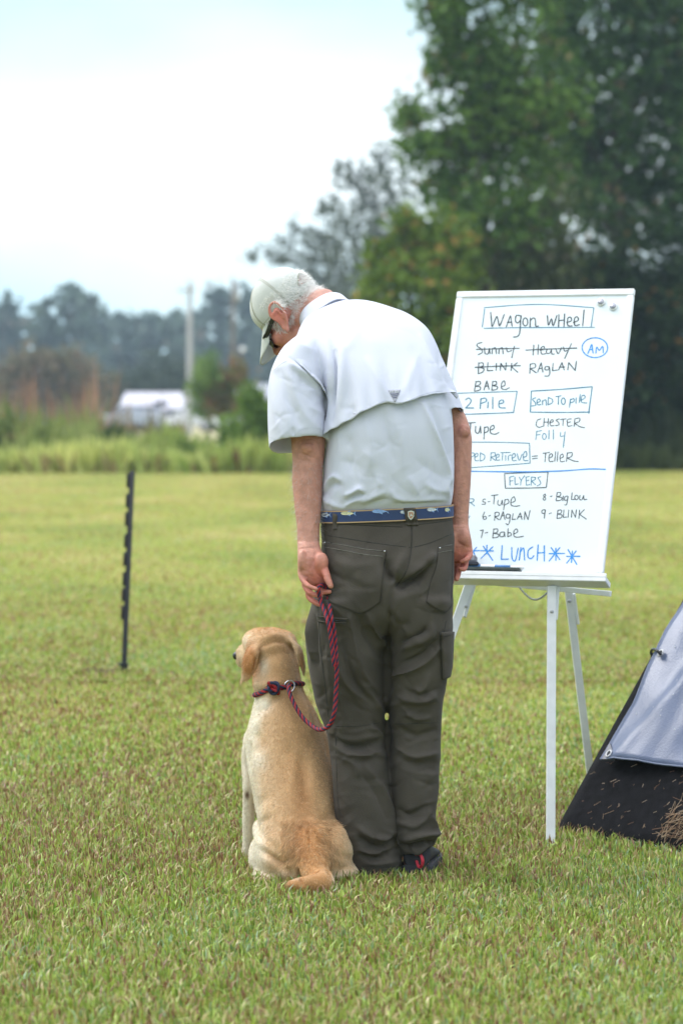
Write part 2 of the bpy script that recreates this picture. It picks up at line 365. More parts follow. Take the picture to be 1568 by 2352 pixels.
# ------------------------------------------------------------------ trees and other vegetation
M_BARK = mat('bark', (.10, .085, .07), .95, var=.4, scale=6, bump=.02, bscale=12, stretch=(1, 1, .25))
M_LEAF = mat('leaf', vcol=True, rough=.6, var=.12, scale=1.5, spec=.12, trans=.3)
def quads(c, size, asp=1.6, drop=0.):
    n = len(c); a = rng.normal(size=(n, 3)); a[:, 2] -= drop; a /= np.linalg.norm(a, axis=1)[:, None]; b = np.cross(a, rng.normal(size=(n, 3))); b /= np.linalg.norm(b, axis=1)[:, None]
    s_ = (size * (.6 + .8 * rng.random(n)))[:, None]; a = a * s_ * asp / 2; b = b * s_ / 2
    return np.stack([c - a, c + b - a * .1, c + a, c - b - a * .1], 1).reshape(-1, 3)
def crown(blobs, Y, leaf, dens, c1, c2, odd=None, oddp=0., drop=0., sub=14, spread=.34, yj=.0):
    V, C = [], []
    for (px, py, rx, ry) in blobs:
        k = pxm(Y); c = P(px, py, Y + rng.uniform(-1, 1) * yj); r = np.array((rx * k, (rx + ry) / 2 * k, ry * k)); n = max(12, int(5.2 * dens * r[0] * r[2] / leaf ** 2))
        d = rng.normal(size=(sub, 3)); d /= np.linalg.norm(d, axis=1)[:, None]; cc = c + d * r * (rng.random((sub, 1)) ** .45) * .92
        i = rng.integers(0, sub, n); p = cc[i] + rng.normal(size=(n, 3)) * r * spread
        p[:, 2] = np.maximum(p[:, 2], .15)
        u = np.clip(rng.random(sub)[i] * .65 + rng.random(n) * .35, 0, 1)[:, None]; col = np.array(c1) * (1 - u) + np.array(c2) * u
        if odd is not None: q = (rng.random(n) < oddp * (.4 + 1.2 * (rng.random(sub)[i] > .6))); col[q] = np.array(odd)
        V.append(quads(p, leaf, drop=drop)); C.append(np.repeat(col, 4, 0))
    V = np.concatenate(V); return V, np.arange(len(V)).reshape(-1, 4), np.concatenate(C)
def tree(name, label, catg, group, tpx, Y, blobs, leaf, dens, c1, c2, odd=None, oddp=0., trunk=.2, bend=0., bark=None, **kw):
    base = P(tpx, 970 + FPX * CH / Y, Y); base[2] = 0; root = empty(name, base); tag(root, label, catg, group)
    top = min(blobs, key=lambda b: b[1]); tp = P(top[0], top[1], Y); mb = MB(); n = 7
    pts = [base + np.array((0, 0, -.1))] + [base + (tp - base) * t + np.array((bend * math.sin(t * 3.1) + .15 * trunk * rng.normal(), .2 * trunk * rng.normal(), 0)) for t in np.linspace(.12, .95, n)]
    pts = cat(pts, 4); mb.tube(pts, np.linspace(trunk, trunk * .15, len(pts)) * (1 + .5 * np.exp(-np.linspace(0, 18, len(pts)))), 9)
    for b in blobs:
        e = P(b[0], b[1], Y + rng.uniform(-.5, .5)); h = np.clip((e[2] - .35 * abs(e[0] - base[0]) - rng.uniform(.2, 1)), .8, tp[2] * .85); i = np.argmin(abs(pts[:, 2] - h)); s_ = pts[i]
        m_ = (s_ + e) / 2 + np.array((0, 0, .12 * np.linalg.norm(e - s_))); lp = cat([s_, m_, e], 4); r0 = trunk * (1 - i / len(pts)) * .42 + .012; mb.tube(lp, np.linspace(r0, r0 * .25, len(lp)), 6)
    mb.obj('trunk', bark or M_BARK, root)
    V, F, C = crown(blobs, Y, leaf, dens, c1, c2, odd, oddp, **kw); mk('crown', V, F, M_LEAF, root, False, C); return root
GT = 'tall trees at the edge of the field'
tree('broadleaf_tree', 'tallest leafy green tree with gaps of sky along its outer edge, above the whiteboard', 'tree', GT, 1170, 74,
     [(1060,100,80,100),(1010,40,50,60),(965,250,55,34),(930,275,35,28),(1000,320,75,50),(960,345,40,35),(1085,320,100,100),(1100,200,90,90),(1040,430,80,60),(1130,470,110,100),(1180,300,110,120),(1200,120,100,120),(1050,-60,90,70),(1180,-60,120,90),(1010,160,35,45),(1250,230,80,90)],
     .17, 3.8, (.03,.08,.016), (.17,.28,.055), (.25,.20,.10), .05, .24, yj=.9)
tree('mossy_tree', 'grey-green tree hung with moss, directly behind the whiteboard', 'tree', GT, 1225, 76,
     [(1150,620,130,100),(1230,480,100,120),(1240,640,100,100),(1120,740,100,100),(1250,780,110,110),(1170,880,110,100),(1080,660,70,70),(1060,560,60,60),(1190,1000,120,70)],
     .16, 4.2, (.045,.07,.025), (.18,.21,.095), (.22,.19,.13), .08, .2, bend=.3, drop=1.2, yj=1.2)
tree('maple_tree', 'small yellow-green tree turning colour, just above the stooping back', 'tree', GT, 960, 70,
     [(950,560,75,55),(905,625,50,40),(985,650,85,70),(890,700,55,50),(960,770,100,80),(880,790,65,60),(1010,870,90,80),(1030,740,70,70),(850,650,28,24),(930,900,90,70),(930,500,35,30),(850,760,30,40),(1000,545,80,70),(868,585,36,40),(845,700,36,50),(850,820,60,60),(1030,620,70,80)],
     .15, 4.0, (.045,.10,.015), (.25,.34,.055), (.42,.26,.08), .08, .13, yj=.7)
tree('pine_tree', 'tall dark green pine rising out of the picture, at its edge beyond the whiteboard', 'tree', GT, 1455, 79,
     [(1345,200,90,100),(1430,60,90,110),(1500,250,90,140),(1410,330,100,100),(1540,80,80,150),(1390,-70,90,80),(1480,430,100,90),(1530,540,60,60),(1560,350,70,120),(1310,410,80,80),(1340,330,60,70),(1500,-60,110,90),(1600,200,80,160),(1620,450,80,140),(1285,40,60,90),(1420,520,80,60),(1295,130,70,90),(1275,260,70,80),(1300,-30,80,80),(1350,470,70,60)],
     .17, 3.6, (.018,.055,.02), (.11,.20,.06), (.2,.15,.08), .03, .26, yj=1.4)
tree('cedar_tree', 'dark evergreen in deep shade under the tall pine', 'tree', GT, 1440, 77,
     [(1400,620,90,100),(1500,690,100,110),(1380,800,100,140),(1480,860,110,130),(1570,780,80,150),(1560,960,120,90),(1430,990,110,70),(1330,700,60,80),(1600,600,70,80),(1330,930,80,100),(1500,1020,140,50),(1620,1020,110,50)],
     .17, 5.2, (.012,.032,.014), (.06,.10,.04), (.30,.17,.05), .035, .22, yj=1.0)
tree('holly_tree', 'low dark green tree beside the top edge of the whiteboard', 'tree', GT, 1040, 73,
     [(1000,760,60,60),(1050,830,80,80),(1010,900,80,80),(1080,960,90,80),(980,990,80,60),(1060,1030,100,40)],
     .15, 4.6, (.03,.06,.02), (.10,.15,.04), (.3,.2,.06), .05, .12, yj=.6)
GH = 'hazy trees standing farther off'
HZ1, HZ2 = (.06,.08,.055), (.14,.17,.13)  # leaf colours greyed and lightened to carry the haze
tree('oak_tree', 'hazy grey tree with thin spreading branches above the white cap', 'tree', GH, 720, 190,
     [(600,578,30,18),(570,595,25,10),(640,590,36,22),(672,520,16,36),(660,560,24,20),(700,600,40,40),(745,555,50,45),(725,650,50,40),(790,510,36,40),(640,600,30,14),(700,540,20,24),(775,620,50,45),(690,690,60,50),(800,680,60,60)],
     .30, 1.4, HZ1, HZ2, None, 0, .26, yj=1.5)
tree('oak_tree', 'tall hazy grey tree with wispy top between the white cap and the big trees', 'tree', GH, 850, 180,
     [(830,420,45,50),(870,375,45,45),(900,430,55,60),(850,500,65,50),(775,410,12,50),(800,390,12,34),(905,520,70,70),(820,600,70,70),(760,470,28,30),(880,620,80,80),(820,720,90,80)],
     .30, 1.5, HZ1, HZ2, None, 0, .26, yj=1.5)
far = [(-30,700,70),(28,696,45),(100,712,42),(165,668,62),(238,706,40),(290,718,38),(345,722,40),(405,712,36),(455,716,36),(507,655,34),(572,664,34),(625,690,44),(690,700,50),(-110,690,60),(-200,680,70),(-300,705,70),(-400,670,80),(760,690,60)]
tall = ['tree rising at the edge of the picture', 'paler tree with a low top', 'narrow tree', 'broad domed tree, highest of its stretch', 'tree just past the domed one', 'low tree over the reddish weeds', 'tree above the parked car', 'tree above the shed roof', 'tree beside the pale pole', 'slim high tree next to the dark pole', 'tree beyond the dark pole, by the cap', 'tree partly behind the white cap', 'tree behind the bowed head', 'tree at the open end of the row', 'tall tree at the open end of the row', 'low broad tree at the open end of the row', 'high domed tree at the open end of the row', 'tree behind the stooping shoulders']
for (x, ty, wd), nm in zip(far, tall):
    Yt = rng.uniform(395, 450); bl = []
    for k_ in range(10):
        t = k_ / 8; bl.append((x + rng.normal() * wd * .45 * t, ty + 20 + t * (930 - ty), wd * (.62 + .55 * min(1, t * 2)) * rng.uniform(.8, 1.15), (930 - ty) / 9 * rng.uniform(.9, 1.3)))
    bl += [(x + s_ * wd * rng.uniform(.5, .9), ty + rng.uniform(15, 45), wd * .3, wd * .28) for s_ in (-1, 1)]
    tree('distant_tree', 'bluish distant ' + nm, 'tree', 'trees along the horizon', x, Yt, bl, 1.3, 4.2, (.05,.085,.065), (.13,.18,.14), (.2,.17,.13), .03, .38, yj=5, sub=9)  # blue of the distant haze is put into these leaf colours
def shrub(name, label, px, Y, blobs, leaf, dens, c1, c2, odd=None, oddp=0, group='shrubs along the weedy edge'):
    return tree(name, label, 'shrub', group, px, Y, blobs, leaf, dens, c1, c2, odd, oddp, .04, sub=9, yj=.4)
shrub('shrub', 'dense green bush at the field edge beside the short sleeve', 600, 69, [(585,1000,66,66),(550,1050,66,40),(640,1030,60,60),(615,945,48,50),(580,925,34,44),(680,1000,60,80),(535,1010,36,44)], .10, 4.5, (.05,.11,.02), (.24,.36,.07))
shrub('shrub', 'dark green bush in the weeds straight behind the black post', 290, 70, [(285,1040,55,45),(255,1020,40,35),(320,1060,45,32),(270,1070,60,25)], .10, 4.2, (.05,.085,.025), (.14,.2,.06))
shrub('shrub', 'bright green bush in front of the pale pole', 480, 105, [(480,850,30,40),(500,880,34,40),(465,880,28,36),(490,930,50,40)], .16, 4.2, (.07,.14,.03), (.2,.3,.08))
shrub('shrub', 'rusty brown bush beside the dark pole', 525, 105, [(525,880,30,40),(545,850,22,34),(515,920,40,40),(560,910,34,40)], .16, 3.2, (.10,.11,.04), (.22,.18,.08), (.30,.16,.09), .3)
shrub('shrub', 'broad brownish thicket behind the reddish weeds', 120, 205, [(40,850,60,50),(110,840,60,46),(180,860,60,40),(80,900,100,50),(220,890,50,40),(10,900,60,60),(160,920,90,40)], .3, 3.2, (.09,.09,.05), (.18,.16,.09), (.26,.18,.13), .25)
shrub('shrub', 'blue-green thicket behind the pale shed', 340, 235, [(300,880,50,40),(380,860,60,40),(450,870,50,40),(260,900,40,40),(400,910,70,40)], .3, 3.6, (.05,.075,.05), (.10,.13,.09))
shrub('shrub', 'low yellow-green bush in the weeds under the reddish stalks', 95, 71, [(90,1030,50,45),(130,1045,45,36),(60,1050,40,32),(100,1000,30,34)], .10, 4, (.09,.14,.03), (.30,.36,.09))
shrub('shrub', 'low green bush in the weeds below the white pickup truck', 405, 71, [(400,1052,50,32),(440,1056,42,28),(370,1056,36,26),(415,1034,26,22)], .10, 4, (.06,.12,.02), (.24,.33,.07))
shrub('shrub', 'ragged weedy bush at the edge of the picture', 10, 72, [(0,1020,44,50),(30,1045,36,36),(-30,1030,40,50),(10,970,24,40)], .10, 3.6, (.08,.13,.03), (.28,.34,.10), (.36,.24,.12), .12)
# tall weeds along the far edge (one uncountable mass)
def weeds(n, y0, y1, x0, x1, hmin, hmax, wd, c1, c2, lean=.22):
    Y = y0 + (y1 - y0) * rng.random(n); px = x0 + (x1 - x0) * rng.random(n); X = (px - CX) / FPX * Y; pos = np.stack([X, Y, 0 * X], -1)
    cl = wob(pos, .55, 3) + .7 * wob(pos, 1.7, 1); h = (hmin + (hmax - hmin) * rng.random(n)) * (1 + .22 * cl); h = np.maximum(h * (1.08 + .5 * np.clip(wob(pos, .9, 2), -1, 1)), .12)
    d = rng.normal(size=(n, 3)) * lean; d[:, 2] = 1; tip = pos + d * h[:, None]; s_ = rng.normal(size=(n, 3)); s_[:, 2] = 0; s_ *= (wd * (.5 + rng.random(n)) / np.linalg.norm(s_, axis=1))[:, None]
    Vv = np.stack([pos - s_ * .5, pos + s_ * .5, pos + d * (h * .6)[:, None] + s_ * .6, tip, pos + d * (h * .6)[:, None] - s_ * .6], 1); b = np.arange(n)[:, None] * 5
    Ff = np.concatenate([b + [0, 1, 2], b + [0, 2, 4], b + [4, 2, 3]]); u = np.clip(rng.random(n) * .5 + .25 + .35 * wob(pos, .8, 4), 0, 1)[:, None]; c = np.array(c1) * (1 - u) + np.array(c2) * u
    return Vv.reshape(-1, 3), Ff, np.repeat(c, 5, 0)
def stuff_of(name, sets):
    A, B, C, o = [], [], [], 0
    for v, f, c in sets: A.append(v); B.append(f + o); C.append(c); o += len(v)
    return tag(mk(name, np.concatenate(A), np.concatenate(B), M_LEAF, None, False, np.concatenate(C)), kind='stuff')
stuff_of('tall_weeds', [weeds(14000, 67, 76, -420, 720, .2, .78, .10, (.25,.36,.07), (.78,.76,.28)), weeds(2000, 68, 78, -420, 215, .6, 1.35, .055, (.16,.24,.05), (.50,.48,.20), .14), weeds(1200, 68, 76, 215, 720, .4, .85, .055, (.18,.26,.05), (.55,.52,.22), .14), weeds(2200, 67, 74, -420, 720, .25, .62, .10, (.18,.11,.06), (.40,.30,.14)), weeds(700, 72, 84, -420, 230, .6, 1.5, .08, (.14,.20,.05), (.36,.42,.12))])
stuff_of('reddish_weeds', [weeds(800, 76, 88, -420, 240, .9, 2.2, .05, (.30,.16,.10), (.50,.30,.21), .08), weeds(150, 76, 88, 240, 420, .5, 1.2, .05, (.16,.14,.06), (.36,.25,.17), .10)])
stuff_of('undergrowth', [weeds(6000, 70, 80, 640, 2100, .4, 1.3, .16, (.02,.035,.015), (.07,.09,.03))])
# gently rising yard beyond the weeds
def yz(Y): t = np.clip((Y - 92) / 30, 0, 1); return .69 * t * t * (3 - 2 * t) + .004
V, F = grid_mesh(np.linspace(-329, 329, 40), np.concatenate([np.linspace(91, 124, 14), np.linspace(140, 488, 12)]), lambda X, Y: yz(Y) + .06 * np.sin(X * .13) * (Y > 100))
tag(mk('terrain', V, F, mat('dry_grass', (.42, .37, .21), .95, var=.25, scale=.3)), kind='structure')
# ------------------------------------------------------------------ far yard: poles, shed, vehicles
def pole(label, px, Y, top, rad, m, arm):
    b = P(px, 970 + FPX * CH / Y, Y); b[2] = 0; t = P(px, top, Y); r = empty('utility_pole', b); tag(r, label, 'utility pole', 'utility poles beyond the weeds')
    mb = MB(); n = 14; mb.tube([b - [0, 0, .3], (b + t) / 2, t], [rad * 1.15, rad, rad * .85], n); mb.obj('shaft', m, r)
    if arm:
        mb = MB(); mb.bar(t + [-.55, 0, -.35], t + [.25, 0, -.35], .10, .10); mb.obj('crossarm', m, r)
        for x in (-.5, .2): q = MB(); q.tube([t + [x, 0, -.32], t + [x, 0, -.2], t + [x, 0, -.12]], [.04, .06, .03], 8); q.obj('insulator', M_WHITE, r)
    else:
        mb = MB(); mb.tube([t + [.16, 0, -.9], t + [.16, 0, -.3]], [.14, .14], 12); mb.obj('transformer', M_GALV, r)
M_WHITE = mat('white_paint', (.74, .76, .78), .35, var=.04, scale=14)
M_GALV = mat('galvanised', (.42, .43, .45), .45, .6, var=.1)
M_CONC = mat('weathered_pole', (.40, .40, .41), .8, var=.15, scale=2); M_WOODP = mat('tarred_wood', (.17, .15, .14), .9, var=.3, scale=2)
pole('pale grey utility pole with a short crossarm, above the shed', 436, 128, 650, .13, M_CONC, True)
pole('dark wooden utility pole near the cap brim', 535, 128, 642, .10, M_WOODP, False)
M_ROOF = mat('metal_roof', (.52, .51, .58), .5, .1, var=.25, scale=.8, stretch=(6, 1, 1)); M_BRICK = mat('brown_siding', (.30, .17, .11), .9, var=.2, scale=3); M_DARK = mat('dark_opening', (.03, .03, .035), .6)
def shed():
    Y = 175; b = P(352, 970 + FPX * CH / Y, Y); b[2] = .69; r = empty('shed', b); tag(r, 'low brown shed under a pale metal roof, behind the parked car', 'shed')
    k = pxm(Y); w2, dp, zr, ze = 80 * k, 2.2, CH + 70 * k - .69, CH + 30 * k - .69
    mb = MB(); ze += .69; zr += .69; mb.box((b[0], b[1] + dp, ze / 2), (w2 * .92, dp * .9, ze / 2)); mb.obj('wall', M_BRICK, r, False)
    mb = MB()
    for s_ in (-1, 1):
        yA = b[1] + dp - s_ * (dp + .35); yR = b[1] + dp; n_ = np.array((0, -s_ * (zr - ze), -(dp + .35))); n_ = n_ / np.linalg.norm(n_) * .06
        q = np.array([(b[0] - w2, yA, ze), (b[0] + w2, yA, ze), (b[0] + w2 - .5, yR, zr), (b[0] - w2 + .3, yR, zr)]); qq = np.concatenate([q, q + (n_ if s_ > 0 else n_ * 1)])
        mb.add(qq, [(0, 1, 2, 3), (7, 6, 5, 4), (0, 4, 5, 1), (1, 5, 6, 2), (2, 6, 7, 3), (3, 7, 4, 0)])
    mb.obj('roof', M_ROOF, r, False)
    mb = MB(); mb.box(b + [.5, dp * .1 - .03, .95], (.45, .03, .95)); mb.obj('door', M_DARK, r, False)
    mb = MB(); mb.box(b + [-.8, dp * .1 - .03, 1.2], (.3, .03, .3)); f_ = mb.obj('window', M_WHITE, r, False); mb = MB(); mb.box(b + [-.8, dp * .1 - .065, 1.2], (.24, .01, .24)); mb.obj('pane', M_DARK, f_, False)
shed()
M_CARP = mat('silver_paint', (.42, .44, .50), .25, .5, var=.05); M_WCAR = mat('white_car_paint', (.72, .74, .78), .25, 0, var=.04); M_GLASS = mat('car_glass', (.03, .035, .045), .08, var=.05); M_TYRE = mat('tyre', (.02, .02, .02), .9)
M_LAMPW = mat('lamp_lens', (.75, .75, .78), .15); M_LAMPR = mat('tail_lens', (.4, .02, .02), .2)
def vehicle(name, label, catg, px, Y, ang, L, H, paint, kind):
    b = P(px, 970 + FPX * CH / Y, Y); b[2] = .69; r = empty(name, b); tag(r, label, catg); W_ = .92; c, s_ = math.cos(ang), math.sin(ang)
    def T(p): p = np.asarray(p, float); return np.stack([b[0] + p[..., 0] * c - p[..., 1] * s_, b[1] + p[..., 0] * s_ + p[..., 1] * c, b[2] + p[..., 2]], -1)
    if kind == 'suv': pr = [(-1, .32), (-1, .60), (-.97, .66), (-.86, .97), (-.05, 1.0), (.32, .66), (.92, .57), (1, .48), (1, .28)]
    else: pr = [(-1, .32), (-1, .62), (-.12, .62), (-.10, .95), (-.02, 1.0), (.30, .98), (.46, .68), (.94, .60), (1, .50), (1, .28)]
    pr = [(x * L / 2, z * H) for x, z in pr]; n = len(pr); Rr = []
    for y, k in ((-W_, .94), (-W_ * .97, 1), (W_ * .97, 1), (W_, .94)):
        Rr.append([(x * (.985 if k < 1 else 1), y * (1 if z < .68 * H else .82), .3 * H + (z - .3 * H) * k) for x, z in pr])
    mb = MB(); mb.rings(T(np.array(Rr))); mb.obj('body', paint, r, False)
    g = MB(); zb, zt = .68 * H, .93 * H
    for y in (-1, 1):
        xs = ((-.80, -.42), (-.38, -.02)) if kind == 'suv' else ((-.04, .16), (.18, .34))
        for x0, x1 in xs:
            q = [(x0 * L / 2, y * (W_ * .86 + .03), zb), (x1 * L / 2 + (.16 if x1 > -.1 else 0), y * (W_ * .86 + .03), zb), (x1 * L / 2, y * (W_ * .82 + .02), zt), (x0 * L / 2, y * (W_ * .82 + .02), zt)]
            q2 = [(p[0], p[1] - y * .1, p[2]) for p in q]; w_ = MB(); w_.add(T(np.array(q + q2)), [(0, 1, 2, 3), (4, 7, 6, 5), (0, 4, 5, 1), (1, 5, 6, 2), (2, 6, 7, 3), (3, 7, 4, 0)]); w_.obj('side_window', M_GLASS, r, False)
    for nm, x0, z0, x1, z1 in (('windscreen', .31 if kind == 'suv' else .45, .69, -.03 if kind == 'suv' else .31, .97), ('rear_window', -.955 if kind == 'suv' else -.115, .69, -.865 if kind == 'suv' else -.10, .94)):
        dx = .04 if nm == 'windscreen' else -.04; q = [(x0 * L / 2 + dx, -.74, z0 * H), (x0 * L / 2 + dx, .74, z0 * H), (x1 * L / 2 + dx, .66, z1 * H), (x1 * L / 2 + dx, -.66, z1 * H)]; q2 = [(p[0] - dx * 2, p[1], p[2]) for p in q]
        w_ = MB(); w_.add(T(np.array(q + q2)), [(0, 1, 2, 3), (4, 7, 6, 5), (0, 4, 5, 1), (1, 5, 6, 2), (2, 6, 7, 3), (3, 7, 4, 0)]); w_.obj(nm, M_GLASS, r, False)
    for x in (-.62, .60):
        for y in (-.8, .8):
            w_ = MB(); th = np.linspace(0, 6.283, 24, endpoint=False); rr = []
            for q, rad in ((-.11, .30), (-.08, .35), (.08, .35), (.11, .30)): rr.append(np.stack([x * L / 2 + rad * np.cos(th), np.full(24, y + q), .35 + rad * np.sin(th)], -1))
            w_.rings(T(np.array(rr))); wh = w_.obj('wheel', M_TYRE, r); h_ = MB(); rr = [np.stack([x * L / 2 + .2 * np.cos(th), np.full(24, y + q), .35 + .2 * np.sin(th)], -1) for q in (-.125, .125)]; h_.rings(T(np.array(rr))); h_.obj('rim', M_GALV, wh)
    for x, m, nm in ((1, M_LAMPW, 'headlight'), (-1, M_LAMPR, 'tail_light')):
        for y in (-.68, .68): l_ = MB(); l_.box((0, 0, 0), (.06, .16, .08)); v_ = T(np.array(l_.V[0]) + np.array((x * L / 2, y, .53 * H))); l_.V = [v_]; l_.obj(nm, m, r, False)
vehicle('parked_car', 'silver sport utility car half hidden by the weeds', 'car', 292, 160, math.radians(214), 4.3, 1.56, M_CARP, 'suv')
vehicle('pickup_truck', 'white pickup truck parked in front of the shed', 'truck', 428, 164, math.radians(165), 4.7, 1.42, M_WCAR, 'pick')
def house():
    Y = 135; b = P(606, 970 + FPX * CH / Y, Y); b[2] = 0; r = empty('house', b); tag(r, 'small house with a lilac-grey roof, partly behind the short sleeve', 'house'); k = pxm(Y); z = CH + 86 * k
    mb = MB(); mb.box(b + [0, 2, (z - .7) / 2], (1.2, 1.8, (z - .7) / 2)); mb.obj('wall', mat('pale_siding', (.5, .5, .53), .8), r, False)
    mb = MB(); a = np.array([(-1.5, -.1, z - .75), (1.5, -.1, z - .75), (1.5, 2, z), (-1.5, 2, z), (1.5, 4.1, z - .75), (-1.5, 4.1, z - .75)]) + b; a2 = a + [0, 0, .07]
    mb.add(np.concatenate([a, a2]), [(3, 2, 1, 0), (5, 4, 2, 3), (6, 7, 8, 9), (9, 8, 10, 11), (0, 1, 7, 6), (1, 2, 8, 7), (2, 4, 10, 8), (4, 5, 11, 10), (5, 3, 9, 11), (3, 0, 6, 9)]); mb.obj('roof', mat('lilac_roof', (.40, .40, .50), .7), r, False)
    mb = MB(); mb.box(b + [-.4, .18, 1.3], (.35, .04, .4)); w_ = mb.obj('window', M_WHITE, r, False); mb = MB(); mb.box(b + [-.4, .13, 1.3], (.29, .02, .34)); mb.obj('pane', M_DARK, w_, False)
house()
c = P(557, 802, 127.6); r = empty('white_ball', c); tag(r, 'small white ball, made up for a blurred white spot, fixed on the dark wooden pole', 'ball'); mb = MB(); mb.ell(c, (.13, .13, .13), n=16, k=10); mb.obj('globe', M_WHITE, r); mb = MB(); mb.bar(c, P(537, 800, 128), .04, .04); mb.obj('bracket', M_GALV, r)  # solid white ball and bracket made up for a blurred white spot
# ------------------------------------------------------------------ black step-in fence post
M_BLACK = mat('black_plastic', (.012, .013, .016), .4, var=.2, scale=20)
def fence_post():
    b = G(285, 1546); Y = b[1]; r = empty('fence_post', b); tag(r, 'thin black plastic step-in post with wire clips, alone on the grass', 'fence post')
    def q(px, py, dy=0.): return P(px, py, Y + dy)
    mb = MB(); mb.bar(q(284, 1560), q(304, 1082), 12 * pxm(Y), .02, bev=.004); mb.obj('shaft', M_BLACK, r)
    for i, y in enumerate((1104, 1150, 1192, 1242, 1284, 1330, 1366, 1407)):
        x = 284 + (1560 - y) * 20 / 478 - 9; h = MB(); h.bar(q(x, y + 16), q(x + 1, y - 16), 7 * pxm(Y), .012, bev=.003); h.obj('clip', M_BLACK, r)
    mb = MB(); f = [q(268, 1523), q(296, 1523), q(294, 1534), q(288, 1548), q(284, 1548), q(279, 1532)]; n = len(f)
    V = np.array([p + [0, -.012, 0] for p in f] + [p + [0, .012, 0] for p in f]); mb.add(V, [list(range(n))[::-1], list(range(n, 2 * n))] + [(i, (i + 1) % n, n + (i + 1) % n, n + i) for i in range(n)]); mb.obj('foot_peg', M_BLACK, r, False)
fence_post()
def litter():
    mb = MB()
    for i in range(55):
        c = G(rng.uniform(185, 284), 1547 + rng.normal() * 2.2) + [0, 0, rng.uniform(.002, .014)]; a = rng.normal(); d = np.array((math.cos(a), .3 * math.sin(a), .3 * rng.normal())) * rng.uniform(.02, .06)
        mb.bar(c - d, c + d, .004, .004, bev=0)
    tag(mb.obj('dead_grass', mat('dead_stalks', (.17, .13, .075), .9), None, False), kind='stuff')
litter()

# ------------------------------------------------------------------ damp air over the field
mb = MB(); mb.box((0, 215, 14.), (345, 295, 15.)); hz = mb.obj('haze', [], None, False); tag(hz, kind='stuff')
hm_ = bpy.data.materials.new('damp_air'); hm_.use_nodes = True; t = hm_.node_tree; t.nodes.clear(); o_ = t.nodes.new('ShaderNodeOutputMaterial'); v_ = t.nodes.new('ShaderNodeVolumePrincipled')
v_.inputs['Color'].default_value = (.66, .84, 1.0, 1); v_.inputs['Density'].default_value =  .00048; v_.inputs['Anisotropy'].default_value = .1; t.links.new(v_.outputs[0], o_.inputs['Volume']); hz.data.materials.append(hm_)
# ------------------------------------------------------------------ whiteboard on its easel
TA, TT = math.radians(20), math.radians(23.5)
EX = np.array((math.cos(TA), -math.sin(TA), 0)); EU = np.array((math.sin(TT) * math.sin(TA), math.sin(TT) * math.cos(TA), math.cos(TT))); EN = np.cross(EX, EU)
B0 = P(1383, 1332, 8.12)
def onb(px, py, off=0.0):
    d = ray(px, py); t = ((B0 + EN * off - CAM) @ EN) / (d @ EN); return CAM + d * t
def bxy(px, py): q = onb(px, py) - B0; return np.array((q @ EX, q @ EU))
def bp(x, y, z=0.): return B0 + EX * x + EU * y + EN * z
BW = -(bxy(1050, 668)[0]); BH = bxy(1252, 667)[1]
M_BOARD = mat('board_face', (.74, .80, .83), .2, var=.035, scale=7, spec=.5); M_ALU = mat('white_aluminium', (.78, .79, .81), .38, 0, var=.09, scale=22)
M_INK = mat('black_marker', (.025, .04, .05), .5, var=.3, scale=90); M_BLUE = mat('blue_marker', (.02, .24, .66), .5, var=.2, scale=90); M_TEAL = mat('teal_marker', (.02, .16, .26), .5, var=.3, scale=90)
AX = (EX, EU, EN)
wb = empty('whiteboard', bp(-BW / 2, 0)); tag(wb, 'large tilted dry-erase whiteboard covered in handwritten names, standing on the easel', 'whiteboard')
mb = MB(); mb.box(bp(-BW / 2, BH / 2, -.006), (BW / 2 - .004, BH / 2 - .004, .006), AX, bev=.001); mb.obj('panel', M_BOARD, wb, False)
mb = MB(); fw = .011
mb.box(bp(-BW / 2, BH - fw, -.003), (BW / 2, fw, .0085), AX, bev=.003); mb.box(bp(-BW / 2, fw * .7, -.003), (BW / 2, fw * .7, .0085), AX, bev=.003)
for x in (fw, BW - fw): mb.box(bp(-x, BH / 2, -.003), (fw, BH / 2 - 2 * fw, .0083), AX, bev=.003)
mb.obj('frame', M_ALU, wb, False)
def zA(p): return (1750 + p[0] / 1.84471) / 1.74171, (1120 + p[1] / 1.84471) / 1.74171
def zB(p): return (1750 + p[0] / 1.84471) / 1.74171, (1700 + p[1] / 1.84471) / 1.74171
def circ(x, y, a, b, n=14, t0=-2.2):
    n = int(n); return [(x + a * math.cos(t0 + i * 6.6 / n), y + b * math.sin(t0 + i * 6.6 / n)) for i in range(n + 1)]
def parse(s):
    o = []
    for st in s.split(';'):
        st = st.strip()
        if not st: continue
        if st[0] == 'o': v = [float(x) for x in st[1:].split()]; o.append(circ(*v)); continue
        o.append([tuple(float(q) for q in p.split(',')) for p in st.split()])
    return o
